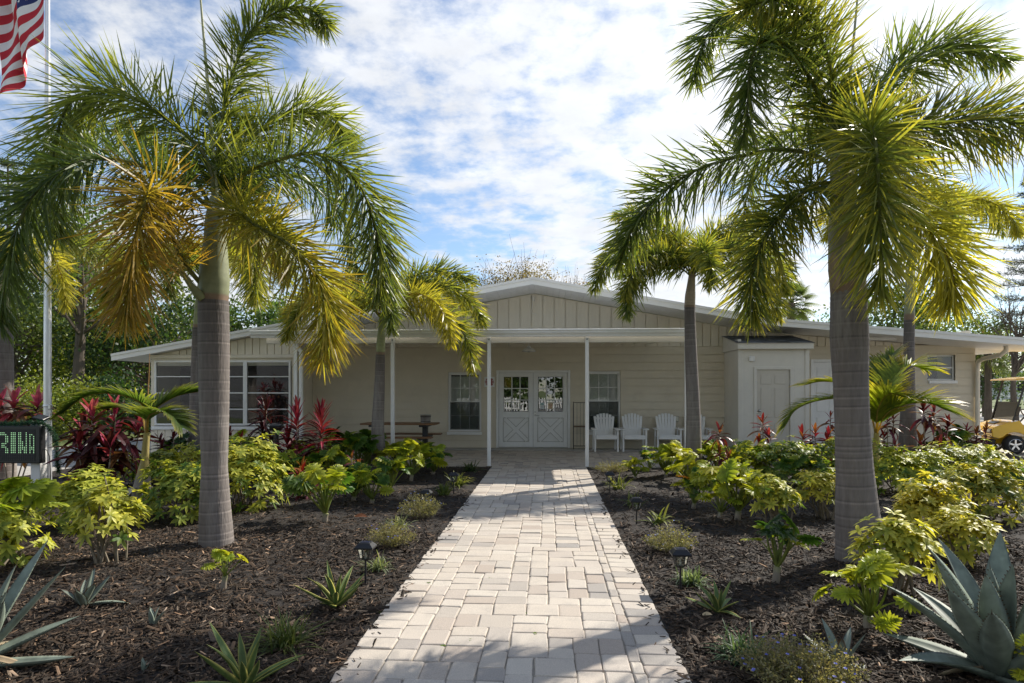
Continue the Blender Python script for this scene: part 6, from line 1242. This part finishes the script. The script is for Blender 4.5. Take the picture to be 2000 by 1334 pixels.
# conifers
def pine(name, label, px, d, H, r0, z0, c, seed, tufts, droopy=0.0, group=None, step=.55):
    rng = np.random.default_rng(seed); p = DP(px, 764, d); b = np.array((p[0], p[1], -.055)); root = thing(name, label, 'tree', tuple(b), group); tk = MB().tube([b, b+np.array([.1, 0, H*.5]), b+np.array([0, 0, H])], [.22, .15, .03], 9); P, D = [], []
    z = z0
    while z < H-.2:
        f = (z-z0)/(H-z0); R = r0*(1-f)**.8+.25
        for a in rng.random(1)*6.28+np.arange(6)*1.047:
            e = b+np.array([R*math.cos(a), R*math.sin(a), z+R*.18-droopy*R]); s = b+np.array([0, 0, z]); tk.tube([s, (s+e)/2+np.array([0, 0, -.06*R]), e], [.03, .018, .006], 4, cap=False)
            for t in np.linspace(.25, 1, tufts):
                q = s+(e-s)*t; m = 26; P.append(q+rng.normal(0, .05, (m, 3))); v = rng.normal(0, 1, (m, 3))+nrm(e-s)*1.0+np.array([0, 0, .5]); D.append(v)
        z += step*rng.uniform(.8, 1.2)
    part(tk, 'trunk', MT['bark'], root); P = np.concatenate(P); D = np.concatenate(D); mb = MB(); leaves(mb, P, D, rng.normal(0, 1, P.shape), rng.uniform(.12, .28, len(P)), .012, c, np.array(c)*1.6, nseg=2, droop=.1); stuff(part(mb, 'crown', MT['tree_leaf'], root))
pine('pine_tree', 'tall pine with thin needle tufts at the left edge of the woods', 15, 31, 13.0, 2.0, 6.5, (.05, .075, .025), 1, 4, group=WB)
pine('pine_tree', 'tall pine seen between the fronds of the tall left palm', 505, 40, 15.0, 2.2, 8.0, (.05, .075, .025), 2, 4, group=WB)
pine('norfolk_pine', 'tiered dark conifer beyond the right end of the clubhouse', 2022, 31, 12.2, 1.7, 4.0, (.025, .045, .02), 3, 6, droopy=.12, group='trees beyond the drive', step=.62)
# fan palms
def fan_palm(label, px, py, d, R, seed, n=34, H=None):
    rng = np.random.default_rng(seed); c = np.array(DP(px, py, d)); b = np.array((c[0], c[1], -.055)); root = thing('fan_palm', label, 'palm tree', tuple(b), 'fan palms behind the clubhouse'); part(MB().tube([b, (b+c)/2, c], [.2, .16, .18], 10), 'trunk', MT['bark'], root)
    for i in range(n):
        a = i*2.4; el = math.radians(-50+125*(i/n)); D0 = np.array([math.cos(a)*math.cos(el), math.sin(a)*math.cos(el), math.sin(el)]); mb = MB(); q = c+D0*R*.5; mb.tube([c, c+D0*R*.28, q], [.02, .015, .01], 4, col=(.10, .13, .04)); m = 26; sd_ = nrm(np.cross(D0, [0, 0, 1.])+1e-6); up = np.cross(sd_, D0)
        th = np.linspace(-1.9, 1.9, m); D = D0*np.cos(th)[:, None]+sd_*np.sin(th)[:, None]+up*.15; leaves(mb, np.tile(q, (m, 1)), D, np.tile(up, (m, 1)), R*.55*(.75+.25*np.cos(th)), .022, (.05, .085, .025), (.13, .15, .05), nseg=3, droop=.35); part(mb, 'frond', MT['palm_leaf'], root)
fan_palm('grey green fan palm with a round head above the closet roof', 1545, 592, 27, 1.25, 1)
fan_palm('fan palm beyond the drive, left of the golf cart roof', 1930, 690, 34, 1.7, 2, 26)
# rope fence of white posts across the drive, with a low grey building behind
rf_ = thing('rope_fence', 'white posts linked by a sagging rope across the drive', 'fence', DP(1950, 779, 100)); pts = [1918, 1955, 1992, 2000.5, 2035, 2070]
for px in pts:
    q = DP(px, 780, 98); part(MB().box(q[0]-.11, q[0]+.11, q[1]-.11, q[1]+.11, -.05, 1.35, .03), 'post', MT['white_paint'], rf_)
for a, c in zip(pts, pts[1:]):
    p, q = np.array(DP(a, 780, 98)), np.array(DP(c, 780, 98)); part(MB().tube([np.array([*(p+(q-p)*t)[:2], 1.05-.35*4*t*(1-t)]) for t in np.linspace(0, 1, 9)], .05, 6), 'rope', MT['white_trim'], rf_, True)
sheet('lawn', 'grass_ground', 60, 130, 96, 130, -.035)
hb = DP(1985, 764, 125); hs = thing('far_house', 'low grey house with flat roof behind the rope fence', 'building', (hb[0], hb[1], -.03)); x, y = hb[:2]
part(MB().box(x-6, x+14, y, y+8, -.05, 5.0), 'wall', MT['far_siding'], hs); part(MB().box(x-6.6, x+14.6, y-.8, y+8.6, 5.0, 5.5, .05), 'roof', MT['white_trim'], hs)
for k in range(4): part(MB().box(x-4+k*4.2, x-2.4+k*4.2, y-.05, y-.01, 1.6, 3.6), 'window', MT['interior'], hs)
part(MB().box(x-1.6, x-.4, y-.06, y-.01, .0, 3.0), 'door', MT['white_paint'], hs)
sheet('parking_lot', 'asphalt', -80, 80, -60, -14.5, -.048)
# across the street, behind the viewer: what the glass of the doors and windows mirrors
pf = thing('picket_fence', 'white picket fence across the street', 'fence', (0, -16, -.05)); pk = MB().prism([(-.04, 0), (.04, 0), (.04, .95), (0, 1.02), (-.04, .95)], -.01, .01).mesh('picket', MT['white_paint'])
for i in range(110): o = bpy.data.objects.new('picket', pk); C.objects.link(o); o.parent = pf; o.location = (-11+i*.2, 0, .05)
for z in (.35, .8): part(MB().box(-11.1, 11, -15.98, -15.95, z, z+.08), 'rail', MT['white_paint'], pf)
for i, (x, y, h, r_) in enumerate(((-9, -22, 7, 3.6), (-3, -25, 8, 4), (4, -23, 7, 3.8), (10, -24, 8, 4), (-16, -23, 8, 4), (17, -22, 8, 4))):
    tree('oak_tree', 'green oak behind the picket fence across the street', 'tree', 0, 0, 0, h, r_, h*.95, .25, 3600, *OKG, 60+i, leaf=.34, base=(x, y), group='oaks across the street')
